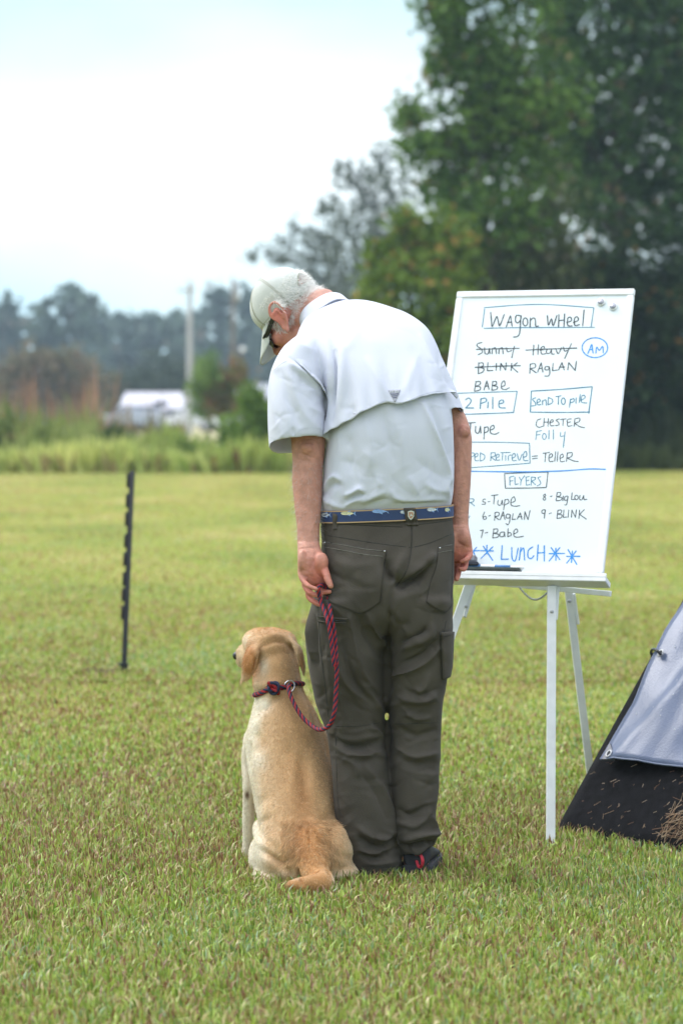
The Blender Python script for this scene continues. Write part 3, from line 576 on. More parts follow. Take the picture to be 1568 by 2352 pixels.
def write(strokes, z, m, wpx=7.0, curvy=True):
    mb = MB(); wm = wpx / 1.84471 / 1.74171 * pxm(8.2)
    for st in parse(strokes):
        q = np.array([bxy(*z(p)) for p in st]); p = cat(q, 4) if len(q) > 2 and curvy else cat(q, 3) if len(q) == 2 else q
        t = np.gradient(p, axis=0); t /= np.linalg.norm(t, axis=1)[:, None] + 1e-9; n = np.stack([-t[:, 1], t[:, 0]], -1); p = np.concatenate([[p[0] - t[0] * wm * .4], p, [p[-1] + t[-1] * wm * .4]]); n = np.concatenate([n[:1], n, n[-1:]])
        ww = wm * (.85 + .3 * np.abs(np.sin(np.arange(len(p)) * .7 + rng.random() * 6))); ww[0] *= .5; ww[-1] *= .5; zz = .0004 + .0003 * rng.random()
        V = np.concatenate([[bp(*(a + b * w_ / 2), zz) for a, b, w_ in zip(p, n, ww)], [bp(*(a - b * w_ / 2), zz) for a, b, w_ in zip(p, n, ww)]]); k = len(p)
        mb.add(V, [(i, k + i, k + i + 1, i + 1) for i in range(k - 1)])
    return mb.obj('handwriting', m, wb, False)
W_ = write
W_("345,215 328,348;342,205 600,185 820,182 1150,205;1150,208 1130,345;342,357 600,352 1155,350", zA, M_TEAL, 7)
W_("390,240 395,295 401,345 420,300 435,270 446,305 455,340 475,295 490,255;505,345 520,305 535,265 542,305 548,342;512,315 545,312;612,265 580,262 572,300 590,318 612,290 612,265 605,380 590,415 558,422;o645 310 18 29;680,345 682,280;682,302 700,282 718,290 722,340 742,340", zA, M_INK, 9)
W_("808,262 815,335 838,285 850,340 878,262;893,255 890,345;935,250 930,345;893,300 932,297;950,315 985,300 978,275 958,285 958,335 990,340;1000,315 1035,298 1028,272 1008,285 1010,335 1045,330;1078,222 1068,338", zA, M_INK, 9)
W_("325,462 295,470 290,488 320,510 328,535 298,552;345,500 348,540 370,545 380,505;380,505 385,545;400,545 402,505;402,512 425,500 432,545;450,545 452,505;452,512 475,500 482,545;505,500 515,530 545,520;565,490 545,575", zA, M_INK, 8)
W_("285,513 450,508 600,505;648,518 820,510 1025,503;275,645 440,637 608,633", zA, M_INK, 9)
W_("708,480 702,555;742,478 738,550;706,515 740,512;755,520 785,510 780,490 760,505 765,545 795,545;830,510 805,515 802,540 825,540 838,515;838,515 840,545 858,548;870,510 888,545 912,500;925,495 935,525 955,520;985,470 935,580", zA, M_INK, 8)
W_("o1158 500 94 73 20;1105,545 1120,510 1135,475 1140,510 1145,540;1115,515 1142,512;1165,540 1172,495 1190,520 1215,490 1220,538", zA, M_BLUE, 9)
W_("302,610 298,690;300,615 330,612 335,632 302,645;302,645 340,655 330,680 298,692;370,610 365,670;365,670 405,668;432,615 430,668;460,668 465,615;465,615 500,665;500,665 505,612;545,615 540,670;585,612 545,642;545,642 590,682", zA, M_INK, 8)
W_("682,620 678,690;680,622 715,618 718,645 682,655;682,655 725,685;735,682 762,612;762,612 775,680;745,655 770,652;820,640 795,640 790,662 815,662 822,640 825,690 812,710 788,708;850,615 845,670;845,670 880,665;890,665 915,610;915,610 932,665;895,645 935,642;958,665 965,610;965,610 1012,668;1012,668 1022,600", zA, M_INK, 8)
W_("282,748 270,820;280,752 312,750 310,772 278,785;278,785 312,790 310,812 270,822;340,812 362,745;362,745 378,808;348,785 375,782;405,748 398,812;405,750 430,750 432,770 402,780;402,780 440,788 432,808 400,814;470,790 495,775 490,745 472,760 470,800 500,808 528,795", zA, M_INK, 8)
W_("150,836 400,828 585,822;585,822 558,978;190,992 400,985 558,978", zA, M_TEAL, 7)
W_("205,885 225,872 245,885 238,910 205,945;205,945 265,945;318,875 312,950;315,880 350,872 358,895 318,912;372,900 368,945;405,865 405,950;450,915 485,905 475,885 452,900 455,940 498,945", zA, M_TEAL, 8)
W_("690,820 900,808 1138,788;1138,790 1112,985;682,975 900,978 1118,975;690,820 682,972", zA, M_TEAL, 8)
W_("722,870 698,880 718,905 720,925 692,930;735,905 755,895 748,878 732,890 735,920 760,920;772,922 772,890;772,896 795,885 800,925;815,865 812,920;815,868 842,880 845,905 812,922;870,862 908,855;890,860 888,918;o925 895 14 24;978,880 970,940;978,885 1000,875 1005,895 978,908;1020,870 1018,910;1050,845 1042,905;1052,890 1085,870 1078,850 1058,865 1060,902 1100,908", zA, M_TEAL, 7)
W_("215,1057 278,1052;243,1056 238,1118;280,1080 278,1120 300,1130 315,1080;315,1080 318,1130;345,1085 340,1175;345,1090 368,1085 370,1115 342,1130;385,1110 415,1095 408,1072 388,1090 390,1130 425,1138 450,1125", zA, M_INK, 8)
W_("760,1025 735,1035 725,1070 745,1088 772,1080;785,1020 780,1080;815,1022 812,1080;782,1050 814,1048;825,1055 850,1045 845,1030 828,1045 832,1075 858,1075;895,1025 872,1035 890,1052 892,1070 868,1075;905,1030 945,1025;925,1028 922,1075;985,1025 958,1030 955,1050 980,1048;955,1050 958,1078 990,1075;1010,1025 1005,1080;1010,1025 1045,1020 1042,1045 1010,1058;1010,1058 1045,1082 1082,1090", zA, M_INK, 6.5)
W_("730,1115 722,1180;728,1118 765,1112;726,1145 755,1140;o785 1155 14 22;820,1110 818,1175;852,1105 852,1175;905,1125 905,1155 930,1150;938,1120 925,1235", zA, M_TEAL, 6)
W_("170,127 450,128 675,135;675,135 680,280;180,320 450,300 680,282", zB, M_TEAL, 6)
W_("100,262 102,210;100,212 130,212 130,235 102,240;160,205 185,202;172,205 170,262;215,205 190,208 188,262 215,262;190,232 210,230;240,208 236,285;240,212 264,206 268,225 240,240;272,240 295,228 290,208 274,222 276,262 300,262;315,205 312,265;315,207 345,225 340,255 312,267;392,205 390,265;392,207 420,205 422,228 392,238;392,238 425,262;430,245 452,232 446,215 430,228 433,260 458,258;478,205 475,262;462,205 535,203;500,225 500,262;520,262 522,228 540,222;548,245 572,232 565,210 548,225 552,262 580,262;585,212 600,262 622,215;630,240 655,228 650,195 632,215 635,260 665,262", zB, M_TEAL, 6)
W_("695,232 735,228;697,250 735,246;775,210 825,203;795,208 790,272;818,245 845,232 838,212 820,228 822,268 850,268;868,198 862,268;885,198 880,268;900,248 925,235 918,215 902,230 905,270 935,268;955,205 948,270;955,208 990,205 985,232 955,245;955,245 1000,265 1035,270", zB, M_INK, 6.5)
W_("-60,336 250,342 600,346 900,340 1120,325 1235,328", zB, M_BLUE, 9)
W_("492,360 650,352 815,348;492,360 498,465;498,467 650,466 798,462;812,350 800,460", zB, M_INK, 7)
W_("530,385 532,445;530,385 560,378;531,415 555,410;568,385 570,440;570,440 595,435;600,385 615,410;640,375 615,410 610,445;650,385 652,445;650,385 675,380;651,412 672,408;652,445 678,440;690,385 688,445;690,385 718,388 715,405 690,415;690,415 722,442;760,382 738,390 752,412 758,435 732,450", zB, M_TEAL, 6)
W_("215,545 212,600;215,548 240,545 265,548 262,565 240,572 215,575;240,572 272,598", zB, M_TEAL, 6)
W_("226,688 236,672", zB, M_TEAL, 6)
W_("352,548 335,550 332,565 350,572 348,585 325,585;370,567 385,565;395,522 445,515;418,520 412,585;445,555 442,585 462,592 475,555;475,555 478,590;495,550 485,628;495,555 518,550 522,575 492,590;540,575 570,560 562,530 542,550 540,590 570,600 605,595", zB, M_INK, 6.5)
W_("345,642 332,675 340,697 358,690 352,675 335,680;375,672 388,668;422,645 418,705;422,647 448,645 450,668 420,678;420,678 452,700;460,700 482,640;482,640 495,698;468,672 492,668;530,660 508,660 505,685 528,685 533,660 530,710 518,735 502,728;555,655 548,698;548,698 575,695;585,695 608,650;608,650 620,698;590,680 620,675;638,698 642,640;642,640 665,700;665,700 680,632", zB, M_INK, 6.5)
W_("312,780 335,775;335,775 320,832;348,798 368,793;412,768 405,832;412,770 440,768 438,792 410,800;410,800 448,808 440,828 405,834;490,790 462,795 458,822 485,822 492,792;492,792 495,825;518,765 515,822;515,800 535,795 540,815 515,825;560,805 588,790 582,768 562,782 562,820 590,828 632,822", zB, M_INK, 6.5)
W_("790,510 778,522 795,540 788,556 775,545 795,522 790,510;828,528 842,525;880,498 872,558;880,500 905,500 902,522 878,530;878,530 915,538 905,555 872,560;925,525 922,560;958,525 938,530 935,555 955,552 960,525 950,585 935,590;990,500 985,550;985,550 1008,550;o1022 535 13 16;1048,520 1045,548 1062,552 1075,520;1075,520 1078,550 1100,548", zB, M_INK, 6.5)
W_("788,625 768,632 770,652 790,648 792,625 785,688;820,655 838,650;885,628 878,688;885,630 910,628 908,650 882,658;882,658 915,665 908,685 878,690;930,628 925,682;925,682 950,680;965,628 960,682;985,682 988,628;988,628 1015,682;1015,682 1022,625;1045,628 1040,690;1080,625 1045,660;1045,660 1095,695", zB, M_INK, 6.5)
W_("258,931 308,927;286,903 255,940;262,935 280,975;316,928 410,930;335,895 405,1000;405,900 318,985;362,888 360,950;475,890 468,992;468,992 520,990;545,905 548,985 572,1000 592,910;600,998 612,905;605,945 632,908 640,998;700,900 668,925 665,975 690,985 708,965;740,885 732,1000;785,890 785,1005;735,945 788,942;820,950 935,948;835,905 900,995;900,905 820,1005;870,910 870,1000;950,970 1048,970;960,920 1025,1030;1020,930 950,1020;992,930 985,1015", zB, M_BLUE, 9)
M_MAG = mat('magnet_steel', (.34, .34, .38), .35, .8, var=.2, scale=200)
for (x, y), lb in (((1380, 695), 'round silver magnet on the whiteboard, nearer the heading box'), ((1407.5, 705), 'round silver magnet on the whiteboard, nearer the outer frame')):
    c = bxy(x, y); r = empty('magnet', bp(*c)); tag(r, lb, 'magnet', 'round magnets on the whiteboard'); th = np.linspace(0, 6.283, 24, endpoint=False)
    mb = MB(); mb.rings([[bp(c[0] + a * math.cos(t), c[1] + a * math.sin(t), z) for t in th] for a, z in ((.0132, .0006), (.0132, .006), (.0115, .0075))]); mb.obj('rim', M_ALU, r)
    mb = MB(); mb.rings([[bp(c[0] + a * math.cos(t), c[1] + a * math.sin(t), z) for t in th] for a, z in ((.0105, .007), (.010, .0085))]); mb.obj('disc', M_MAG, r)
# easel
ez = empty('easel', G(1263, 1945)); tag(ez, 'white metal easel with straight legs holding up the whiteboard', 'easel')
def bar_px(a, b, Ya, Yb, wpx, d=.016, nm='leg', m=None, **kw):
    q = MB(); A, B = P(*a, Ya), P(*b, Yb); q.bar(A, B, wpx * pxm((Ya + Yb) / 2), d, **kw); return q.obj(nm, m or M_ALU, ez, False)
def inner(a, b, Ya, Yb, wpx, nm, d=.02): return bar_px(a, b, Ya, Yb, wpx, d, nm)
tp = bp(-BW / 2, -.014, .002)                                      # tray: ledge the board stands on
q = MB(); q.box(bp(-BW / 2 - .01, -.010, .008), (BW / 2 + .03, .0085, .030), AX, bev=.002); q.box(bp(-BW / 2 - .01, .001, .036), (BW / 2 + .03, .006, .003), AX, bev=.001); q.obj('tray', M_ALU, ez, False)
leg = bar_px((1266, 1346), (1263.5, 1947), 8.17, 8.005, 20.5, .018)
q = MB(); q.bar(P(1280, 1346, 8.185), P(1275.5, 1424, 8.165), 8 * pxm(8.1), .02); q.obj('bracket', M_ALU, leg, False)
leg2 = bar_px((1078, 1338), (872, 1927), 8.36, 8.10, 20, .018); q = MB(); q.bar(P(1090, 1338, 8.37), P(1066, 1418, 8.345), 8 * pxm(8.1), .02); q.obj('bracket', M_ALU, leg2, False)
rear = bar_px((1303, 1345), (1366, 1872), 8.42, 8.64, 17, .02); q = MB(); q.bar(P(1316, 1362, 8.43), P(1326, 1432, 8.455), 7 * pxm(8.4), .022); q.obj('bracket', M_ALU, rear, False)
bar_px((1085, 1334), (1402, 1364), 8.46, 8.27, 12.5, .014, 'crossbar', up=(0, 1, 0))
for x, y, Yy in ((1266.5, 1405, 8.14), (1307, 1381, 8.42), (1070, 1393, 8.325)):
    q = MB(); c = P(x, y, Yy - .011); q.ell(c, (.006, .003, .006), n=12, k=6); q.obj('screw', M_GALV, ez)
q = MB()
for i in range(26):
    t = i / 25; c = P(1192 + 66 * t, 1349 + 4 * t + 26 * math.sin(math.pi * min(1, t * .93)), 8.3 - .1 * t); q.ell(c, (.0042, .003, .0042) if i % 2 else (.003, .0042, .003), n=6, k=4)
q.obj('chain', M_GALV, ez)
# tray contents
er = empty('eraser', P(1085, 1306, 8.19)); tag(er, 'grey felt board eraser at the end of the easel tray, beside the hand', 'eraser')
def pbox(a, b, h, dep, off, nm, m, par):
    A = bxy(*a); B = bxy(*b); q = MB(); q.box(bp((A[0] + B[0]) / 2, (A[1] + B[1]) / 2, off), (abs(B[0] - A[0]) / 2, h, dep), AX, bev=min(h, dep) * .35); return q.obj(nm, m, par, False)
pbox((1062, 1290), (1098, 1289), .011, .012, .02, 'handle', mat('grey_foam', (.22, .22, .26), .9, bump=.002, bscale=300), er); pbox((1052, 1303), (1104, 1302), .0055, .016, .02, 'felt', mat('dark_felt', (.03, .035, .05), .95), er)
mt = empty('marker_holder', bp(*bxy(1140, 1313))); tag(mt, 'long dark marker holder lying along the easel tray', 'marker holder')
pbox((1056, 1312), (1199, 1316), .0045, .014, .020, 'holder', mat('dark_tray', (.035, .05, .045), .4), mt)
for a, b, lb in (((1075, 1305), (1128, 1307), 'white marker with a short blue label, nearer the eraser'), ((1132, 1307), (1204, 1310), 'white marker with a long blue label, at the outer end of the holder')):
    A, B = bp(*bxy(*a), .022), bp(*bxy(*b), .022); r = empty('marker', (A + B) / 2); tag(r, lb, 'marker', 'markers on the tray'); d = (B - A)
    q = MB(); q.tube([A, A + d * .8, A + d * .82, B], [.0055, .0055, .006, .006], 10); q.obj('barrel', M_WHITE, r)
    q = MB(); q.tube([A + d * .12, A + d * .62], [.0059, .0059], 12, round_=False); q.obj('sleeve', mat('blue_label', (.04, .17, .42), .4), r)
# ------------------------------------------------------------------ black A-frame blind with a grey tarpaulin over it
FL = G(1276, 1913); fr = G(1568, 1962); rd = fr - FL; rd /= np.linalg.norm(rd); pp = np.array((-rd[1], rd[0], 0)); pp = pp if pp[1] > 0 else -pp
TL_, HT = 1.9, 1.30; LEAN = .82
def bl(s_, t, off=0.): return FL + rd * s_ + (pp * LEAN + np.array((0, 0, 1))) * HT * t + off * NB
NB = np.cross(rd, pp * LEAN + np.array((0, 0, 1))); NB /= np.linalg.norm(NB); NB = NB if NB[1] < 0 else -NB
blind = empty('blind', FL); tag(blind, 'black fabric A-frame blind flecked with straw, standing on the grass by the easel', 'blind')
M_BFAB = mat('black_fabric', (.009, .009, .011), .95, spec=.1, var=.5, scale=40, bump=.002, bscale=500, sheen=.05)
def sheet(fn, ns, ntt, thick, nm, m, par):
    u = np.linspace(0, 1, ns); v_ = np.linspace(0, 1, ntt); V = np.array([[fn(a, b) for a in u] for b in v_]); n2 = np.zeros_like(V); n2[...] = 0
    du = np.gradient(V, axis=1); dv = np.gradient(V, axis=0); nn = np.cross(du, dv); nn /= np.linalg.norm(nn, axis=2)[..., None]; W2 = V + nn * thick; A = np.concatenate([V.reshape(-1, 3), W2.reshape(-1, 3)]); n = ns * ntt; F = []
    for i in range(ntt - 1):
        for j in range(ns - 1): a = i * ns + j; F += [(a, a + 1, a + ns + 1, a + ns), (n + a, n + a + ns, n + a + ns + 1, n + a + 1)]
    bd = list(range(ns)) + [i * ns + ns - 1 for i in range(1, ntt)] + [(ntt - 1) * ns + j for j in range(ns - 2, -1, -1)] + [i * ns for i in range(ntt - 2, 0, -1)]
    for a, b in zip(bd, bd[1:] + bd[:1]): F.append((b, a, n + a, n + b))
    q = MB(); q.add(A, F); return q.obj(nm, m, par, True)
AP = FL + (pp * LEAN + np.array((0, 0, 1))) * HT
sheet(lambda a, b: bl(a * TL_, b, .003 * math.sin(9 * a + 4 * b) + .004 * math.sin(3 + 21 * a)) - np.array((0, 0, .02 * (b < .01))), 60, 40, .006, 'panel', M_BFAB, blind)
def back(s_, t): return FL + rd * s_ + pp * LEAN * HT * (2 - t) + np.array((0, 0, HT * t))
sheet(lambda a, b: back(a * TL_, b) - np.array((0, 0, .02 * (b < .01))), 20, 20, .006, 'panel', M_BFAB, blind)
mb = MB(); mb.tube([bl(-.005, .985), bl(TL_, .985)], [.014, .014], 10); mb.obj('ridge_pole', M_GALV, blind)
for s_ in (0.012, TL_ - .012):
    mb = MB(); mb.tube([bl(s_, 0, -.018), bl(s_, .98, -.018)], [.01, .01], 8); mb.tube([back(s_, 0), back(s_, .98)], [.01, .01], 8); mb.obj('frame', M_GALV, blind)
mb = MB()
for i in range(700):
    s_ = rng.random() ** .8 * TL_; t = rng.random() ** 1.4 * .34; c = bl(s_, t + .006, .011 + .004 * rng.random()); a = rng.normal() * .6 + .9; d = rd * math.cos(a) + (bl(0, 1) - bl(0, 0)) / np.linalg.norm(bl(0, 1) - bl(0, 0)) * math.sin(a); L = rng.uniform(.0015, .011) * (1 + (rng.random() < .1))
    mb.bar(c - d * L, c + d * L, rng.uniform(.0005, .0011), .0008, up=NB, m=int(rng.integers(0, 3)), bev=0)
for i in range(420):
    c = bl(.42 + abs(rng.normal()) * .28, abs(rng.normal()) * .05 + .02, .014 + .01 * rng.random()); a = rng.normal() * .5 + .7; d = rd * math.cos(a) + np.array((0, 0, 1)) * math.sin(a) * .9; L = rng.uniform(.015, .045); mb.bar(c - d * L, c + d * L, float(rng.uniform(.0006, .0012)), .0008, up=NB, m=int(rng.integers(0, 3)), bev=0)
st = mb.obj('straw', [mat('straw_tan', (.36, .24, .14), .8), mat('straw_brown', (.22, .12, .07), .8), mat('straw_pale', (.5, .38, .27), .8)], None, False); tag(st, kind='stuff')
# grey tarpaulin: edge follows the photograph's slightly bowed line, laid over the ridge
def onp(px, py, off=.0):
    d = ray(px, py); k = FL + NB * off; t = ((k - CAM) @ NB) / (d @ NB); q = CAM + d * t - k; return q @ rd, q[2] / HT
E = [onp(*p, .034) for p in ((1380, 1745), (1418, 1679), (1456, 1613), (1490, 1530), (1528, 1452), (1567, 1390))]; E = np.array(E); t0b = onp(1568, 1760, .034)
slope_b = (t0b[1] - E[0][1]) / (t0b[0] - E[0][0])
TP = np.array([E[0], E[1], E[2], E[3], E[4], E[5], (E[5][0] - .05, .98)]); LN = HT * math.hypot(1, LEAN)
def tarp(a, b):
    # a along the ridge, b from bottom edge over the ridge to the other side
    bb = b * 1.9; t_low = E[0][1] + .0
    if bb <= 1:
        t = t_low + (1 - t_low) * bb; s0 = np.interp(t, TP[:, 1], TP[:, 0])
    else: t = 1 - (bb - 1) * .8; s0 = TP[-1][0]
    s_ = s0 + (TL_ + .05 - s0) * a
    if bb <= 1: t = t + slope_b * (s_ - s0) * (1 - bb)
    wr = .010 * math.sin(7 * s_ + 5 * t) + .006 * math.sin(19 * s_ - 14 * t + 1) + .012 * math.exp(-((s_ - .30 - .22 * (t - .2)) / .035) ** 2) * math.exp(-((t - .45) / .35) ** 2) + .010 * math.exp(-((s_ - .42 + .5 * (t - .4)) / .03) ** 2) + .004 * math.sin(43 * s_ + 31 * t) * math.sin(29 * t - 11 * s_)
    wr += .009 * math.exp(-((s_ - .17 - .55 * (t - .25)) / .03) ** 2) + .012 * math.exp(-((t - .62 + .35 * s_) / .035) ** 2) * math.sin(13 * s_ + 1)
    o = .034 + wr * min(1, a * 9 + .35)
    if bb <= 1: return bl(s_, t, o)
    q = back(s_, t); nb = pp * .8 + np.array((0, 0, .6)); return q + nb * (.034 + .6 * wr) 
M_TARP = mat('grey_vinyl', (.12, .15, .245), .30, var=.08, scale=10, bump=.0012, bscale=160, spec=.55)
tarpo = empty('tarpaulin', tarp(0, 0)); tag(tarpo, 'grey-blue vinyl tarpaulin with eyelets, draped over the black blind', 'tarpaulin')
sheet(tarp, 110, 120, .003, 'sheet', M_TARP, tarpo)
mb = MB(); hem = [tarp(a, .0) for a in np.linspace(0, 1, 60)]; mb.tube(np.array(hem) + NB * .002, [.003] * 60, 8); hem = [tarp(0, b) for b in np.linspace(0, .5, 40)]; mb.tube(np.array(hem) + NB * .001, [.003] * 40, 8); mb.obj('hem', M_TARP, tarpo)
def onp3(px, py, off): s_, t = onp(px, py, off); return bl(s_, t, off)
mb = MB(); cn = [(1381, 1743), (1399, 1706), (1406, 1725), (1408, 1744)]; A = [onp3(*p, .046) for p in cn]; Bq = [p - NB * .008 for p in A]; mb.add(np.array(A + Bq), [(0, 1, 2, 3), (7, 6, 5, 4), (0, 4, 5, 1), (1, 5, 6, 2), (2, 6, 7, 3), (3, 7, 4, 0)]); mb.obj('corner_patch', mat('dark_vinyl', (.10, .11, .14), .45), tarpo, False)
for px, py in ((1397, 1731), (1515.5, 1500)):
    c = onp3(px, py, .050); u1 = rd; u2 = np.cross(NB, rd); mb = MB(); th = np.linspace(0, 6.283, 25); mb.tube([c + u1 * .0085 * math.cos(t) + u2 * .011 * math.sin(t) for t in th], [.003] * 25, 8, round_=False); g_ = mb.obj('eyelet', M_GALV, tarpo)
    mb = MB(); mb.rings([[c - NB * z + u1 * .0075 * math.cos(t) + u2 * .0095 * math.sin(t) for t in th[:-1]] for z in (.001, .004)]); mb.obj('hole', M_DARK, g_)
bun = empty('bungee_hook', onp3(1500, 1500, .05)); tag(bun, 'black rubber hook through the upper eyelet of the grey tarpaulin', 'hook')
mb = MB(); pts = cat([onp3(1516, 1502, .056), onp3(1508, 1495, .064), onp3(1499, 1491, .05), onp3(1494, 1497, .03), onp3(1497, 1506, .02), onp3(1504, 1507, .0)], 6); mb.tube(pts, [.0045] * len(pts), 8); mb.obj('hook', M_BLACK, bun)
mb = MB(); mb.tube([onp3(1497, 1509, .012), onp3(1500, 1503, .02), onp3(1503, 1510, .0)], [.006, .007, .006], 8); mb.obj('knot', M_BLACK, bun)
# water drops on the vinyl
mb = MB()
for i in range(150):
    a, b = rng.random() * .45 + .02, rng.random() * .42 + .03; c = tarp(a, b); r_ = rng.uniform(.0012, .0032); mb.ell(c + NB * .003, (r_, r_, r_), n=7, k=5)
o = mb.obj('droplets', mat('water', (.55, .58, .66), .03, spec=1., var=0), tarpo); tag(o, kind='stuff')
# ------------------------------------------------------------------ the man
def Z3(*p): return [(660.3 + x / 3.4137, 1148.3 + y / 3.4137) for x, y in p]
def Z4(*p): return [(660.3 + x / 3.4137, 1550.2 + y / 3.4137) for x, y in p]
def Z2(*p): return [(574.2 + x / 2.731, 602.9 + y / 2.731) for x, y in p]
def Z1(*p): return [(545.4 + x / 4.8205, 602.9 + y / 4.8205) for x, y in p]
def Z5(*p): return [(717.7 + x / 4.5516, 861.2 + y / 4.5516) for x, y in p]
def ZB(*p): return [(717.7 + x / 4.7086, 1142.6 + y / 4.7086) for x, y in p]
man = empty('person', (P(885, 2010, 7.52)[0], 7.55, 0)); tag(man, 'man in white shirt, dark trousers and pale cap, head bowed over the dog', 'person')
def facing(v, n): d = CAM - v; d /= np.linalg.norm(d, axis=1)[:, None]; return (n * d).sum(1)
M_SKIN = mat('skin', vcol=True, rough=.5, var=.2, scale=55, bump=.002, bscale=170, sss=.08, spec=.4)
M_SHIRT = mat('white_cotton', (.58, .60, .70), .85, spec=.2, var=.015, scale=4, bump=.0003, bscale=260, sheen=.15)
M_TROU = mat('dark_olive_twill', (.074, .065, .054), .9, spec=.1, var=.2, scale=9, bump=.0008, bscale=260, sheen=.06)
M_SEAM = mat('dark_stitching', (.03, .028, .024), .95, var=.3, scale=150); M_EDGE = mat('worn_edge', (.125, .118, .10), .95, var=.3, scale=120)
# --- trousers
mb = MB()
mb.rings(slices(dense([(1164,738,1036,7.388,7.662,0,.04),(1195,733,1038,7.375,7.67,0,.03),(1250,733,1041,7.35,7.69,0,.0),(1310,730,1043,7.325,7.69,0,0),(1370,722,1042,7.325,7.685,0,0),(1415,714,1040,7.345,7.675,0,0),(1450,735,1020,7.39,7.65,0,0)])))
mb.rings(slices(dense([(1370,720,888,7.335,7.665,0,0),(1450,703,886,7.352,7.655,0,0),(1520,708,884,7.365,7.64,0,0),(1600,721,884,7.385,7.62,0,0),(1650,739,884.5,7.395,7.61,0,0),(1700,752,887,7.40,7.60,0,0),(1800,766,893,7.39,7.585,0,0),(1900,773,907,7.395,7.59,0,0),(1960,788,919,7.405,7.60,0,0),(2003,798,927,7.41,7.62,0,0)]), e=2.5))
mb.rings(slices(dense([(1370,884,1042,7.335,7.665,0,0),(1450,884,1039,7.352,7.655,0,0),(1520,885,1034,7.365,7.64,0,0),(1560,886,1028,7.375,7.63,0,0),(1600,887.5,1018,7.385,7.62,0,0),(1650,891.5,1011,7.40,7.615,0,0),(1700,893,1009,7.41,7.61,0,0),(1800,895,1008,7.405,7.595,0,0),(1880,903,1002,7.41,7.60,0,0),(1918,908,1009,7.41,7.61,0,.1),(1952,918,1000,7.425,7.62,-.1,.28)]), e=2.5))
tv, tf = remesh(mb, .0048, 8)
n = normals(tv, tf); fc = facing(tv, n); xy = proj(tv)
mm_ = .001
TF = [(Z3((965,120),(972,300),(955,450),(915,590),(840,690)), -3*mm_, 4), (Z3((825,680),(800,800),(800,950),(778,1200),(782,1400),(775,1560)), -6*mm_, 5),
 (Z3((760,470),(800,580),(860,640)), -14*mm_, 12), (Z3((1110,500),(1040,600),(930,660),(850,690)), -18*mm_, 12), (Z3((1135,440),(1075,520),(960,600)), 9*mm_, 9),
 (Z3((1000,560),(1090,470),(1150,420)), 6*mm_, 8), (Z3((905,420),(860,560),(830,660)), 7*mm_, 9),
 (Z3((620,880),(690,1020),(770,1180)), 7*mm_, 9), (Z3((560,930),(640,1080),(720,1230)), -5*mm_, 9), (Z3((480,900),(530,1150),(600,1380),(750,1570)), 8*mm_, 9), (Z3((430,1050),(480,1300),(570,1480),(680,1590)), -7*mm_, 9),
 (Z3((390,1290),(470,1450),(610,1580)), 6*mm_, 8), (Z3((300,1100),(330,1350),(345,1560)), 4*mm_, 7), (Z3((180,850),(175,1050),(200,1250)), 6*mm_, 6), (Z3((215,900),(215,1100),(240,1300)), -6*mm_, 6),
 (Z3((1130,970),(1110,1070),(1010,1120),(900,1170)), 8*mm_, 8), (Z3((1090,1000),(1040,1060),(930,1100),(850,1150)), -7*mm_, 9), (Z3((1190,1150),(1080,1270),(930,1350),(800,1390)), 7*mm_, 7), (Z3((1160,1100),(1030,1220),(880,1290)), -6*mm_, 9),
 (Z3((1110,1370),(1060,1480),(980,1490)), 6*mm_, 7), (Z3((1150,1550),(1000,1580),(860,1540)), 6*mm_, 8), (Z3((1190,1480),(1050,1530),(900,1490)), -5*mm_, 8),
 (Z3((330,700),(480,680),(720,700)), -3*mm_, 6), (Z3((330,560),(420,620),(560,650)), -5*mm_, 10), (Z3((360,480),(500,520),(690,500)), 4*mm_, 14),
 (Z4((560,60),(680,200),(745,300)), 6*mm_, 8), (Z4((610,40),(700,150),(770,190)), -5*mm_, 7), (Z4((380,495),(480,560),(620,560),(720,520)), -8*mm_, 7), (Z4((370,540),(470,620),(600,630),(760,590)), 7*mm_, 8), (Z4((680,370),(760,470),(790,600)), -6*mm_, 6), (Z4((640,420),(720,440),(780,560)), 5*mm_, 6),
 (Z4((400,640),(520,700),(560,800)), 6*mm_, 8), (Z4((600,700),(720,860),(800,1060),(820,1220)), 5*mm_, 7), (Z4((560,760),(680,920),(770,1120)), -4*mm_, 9),
 (Z4((560,1270),(660,1340),(760,1350),(830,1280)), -9*mm_, 9), (Z4((560,1200),(660,1270),(770,1290),(830,1235)), 8*mm_, 9), (Z4((560,1370),(680,1400),(800,1360)), 7*mm_, 7), (Z4((570,1410),(700,1440),(800,1410)), -7*mm_, 7), (Z4((830,1140),(850,1260),(900,1370)), 6*mm_, 6), (Z4((600,1480),(740,1480),(890,1460)), 4*mm_, 7),
 (Z4((900,250),(1000,340),(1120,330)), 5*mm_, 8), (Z4((1020,120),(1060,190),(1160,140)), 6*mm_, 8), (Z4((870,420),(1000,480),(1180,430)), -5*mm_, 8), (Z4((830,560),(980,640),(1170,620)), 5*mm_, 8), (Z4((850,640),(1000,700),(1160,690)), -4*mm_, 9),
 (Z4((860,1050),(960,1100),(1090,1020)), -6*mm_, 10), (Z4((870,1150),(1010,1180),(1130,1060)), 6*mm_, 9), (Z4((920,1300),(1050,1260),(1190,1250)), 10*mm_, 8), (Z4((900,1350),(1040,1330),(1160,1330)), -12*mm_, 7), (Z4((960,1420),(1060,1360),(1120,1340)), 7*mm_, 5), (Z4((1120,1100),(1160,1190),(1200,1280)), 6*mm_, 6)]
tv = fold(tv, n, xy, fc, [(p_, a_ * 2.4, w_ * .82) for p_, a_, w_ in TF], 1.25); n = normals(tv, tf)
RS = np.random.default_rng(11); MW = []
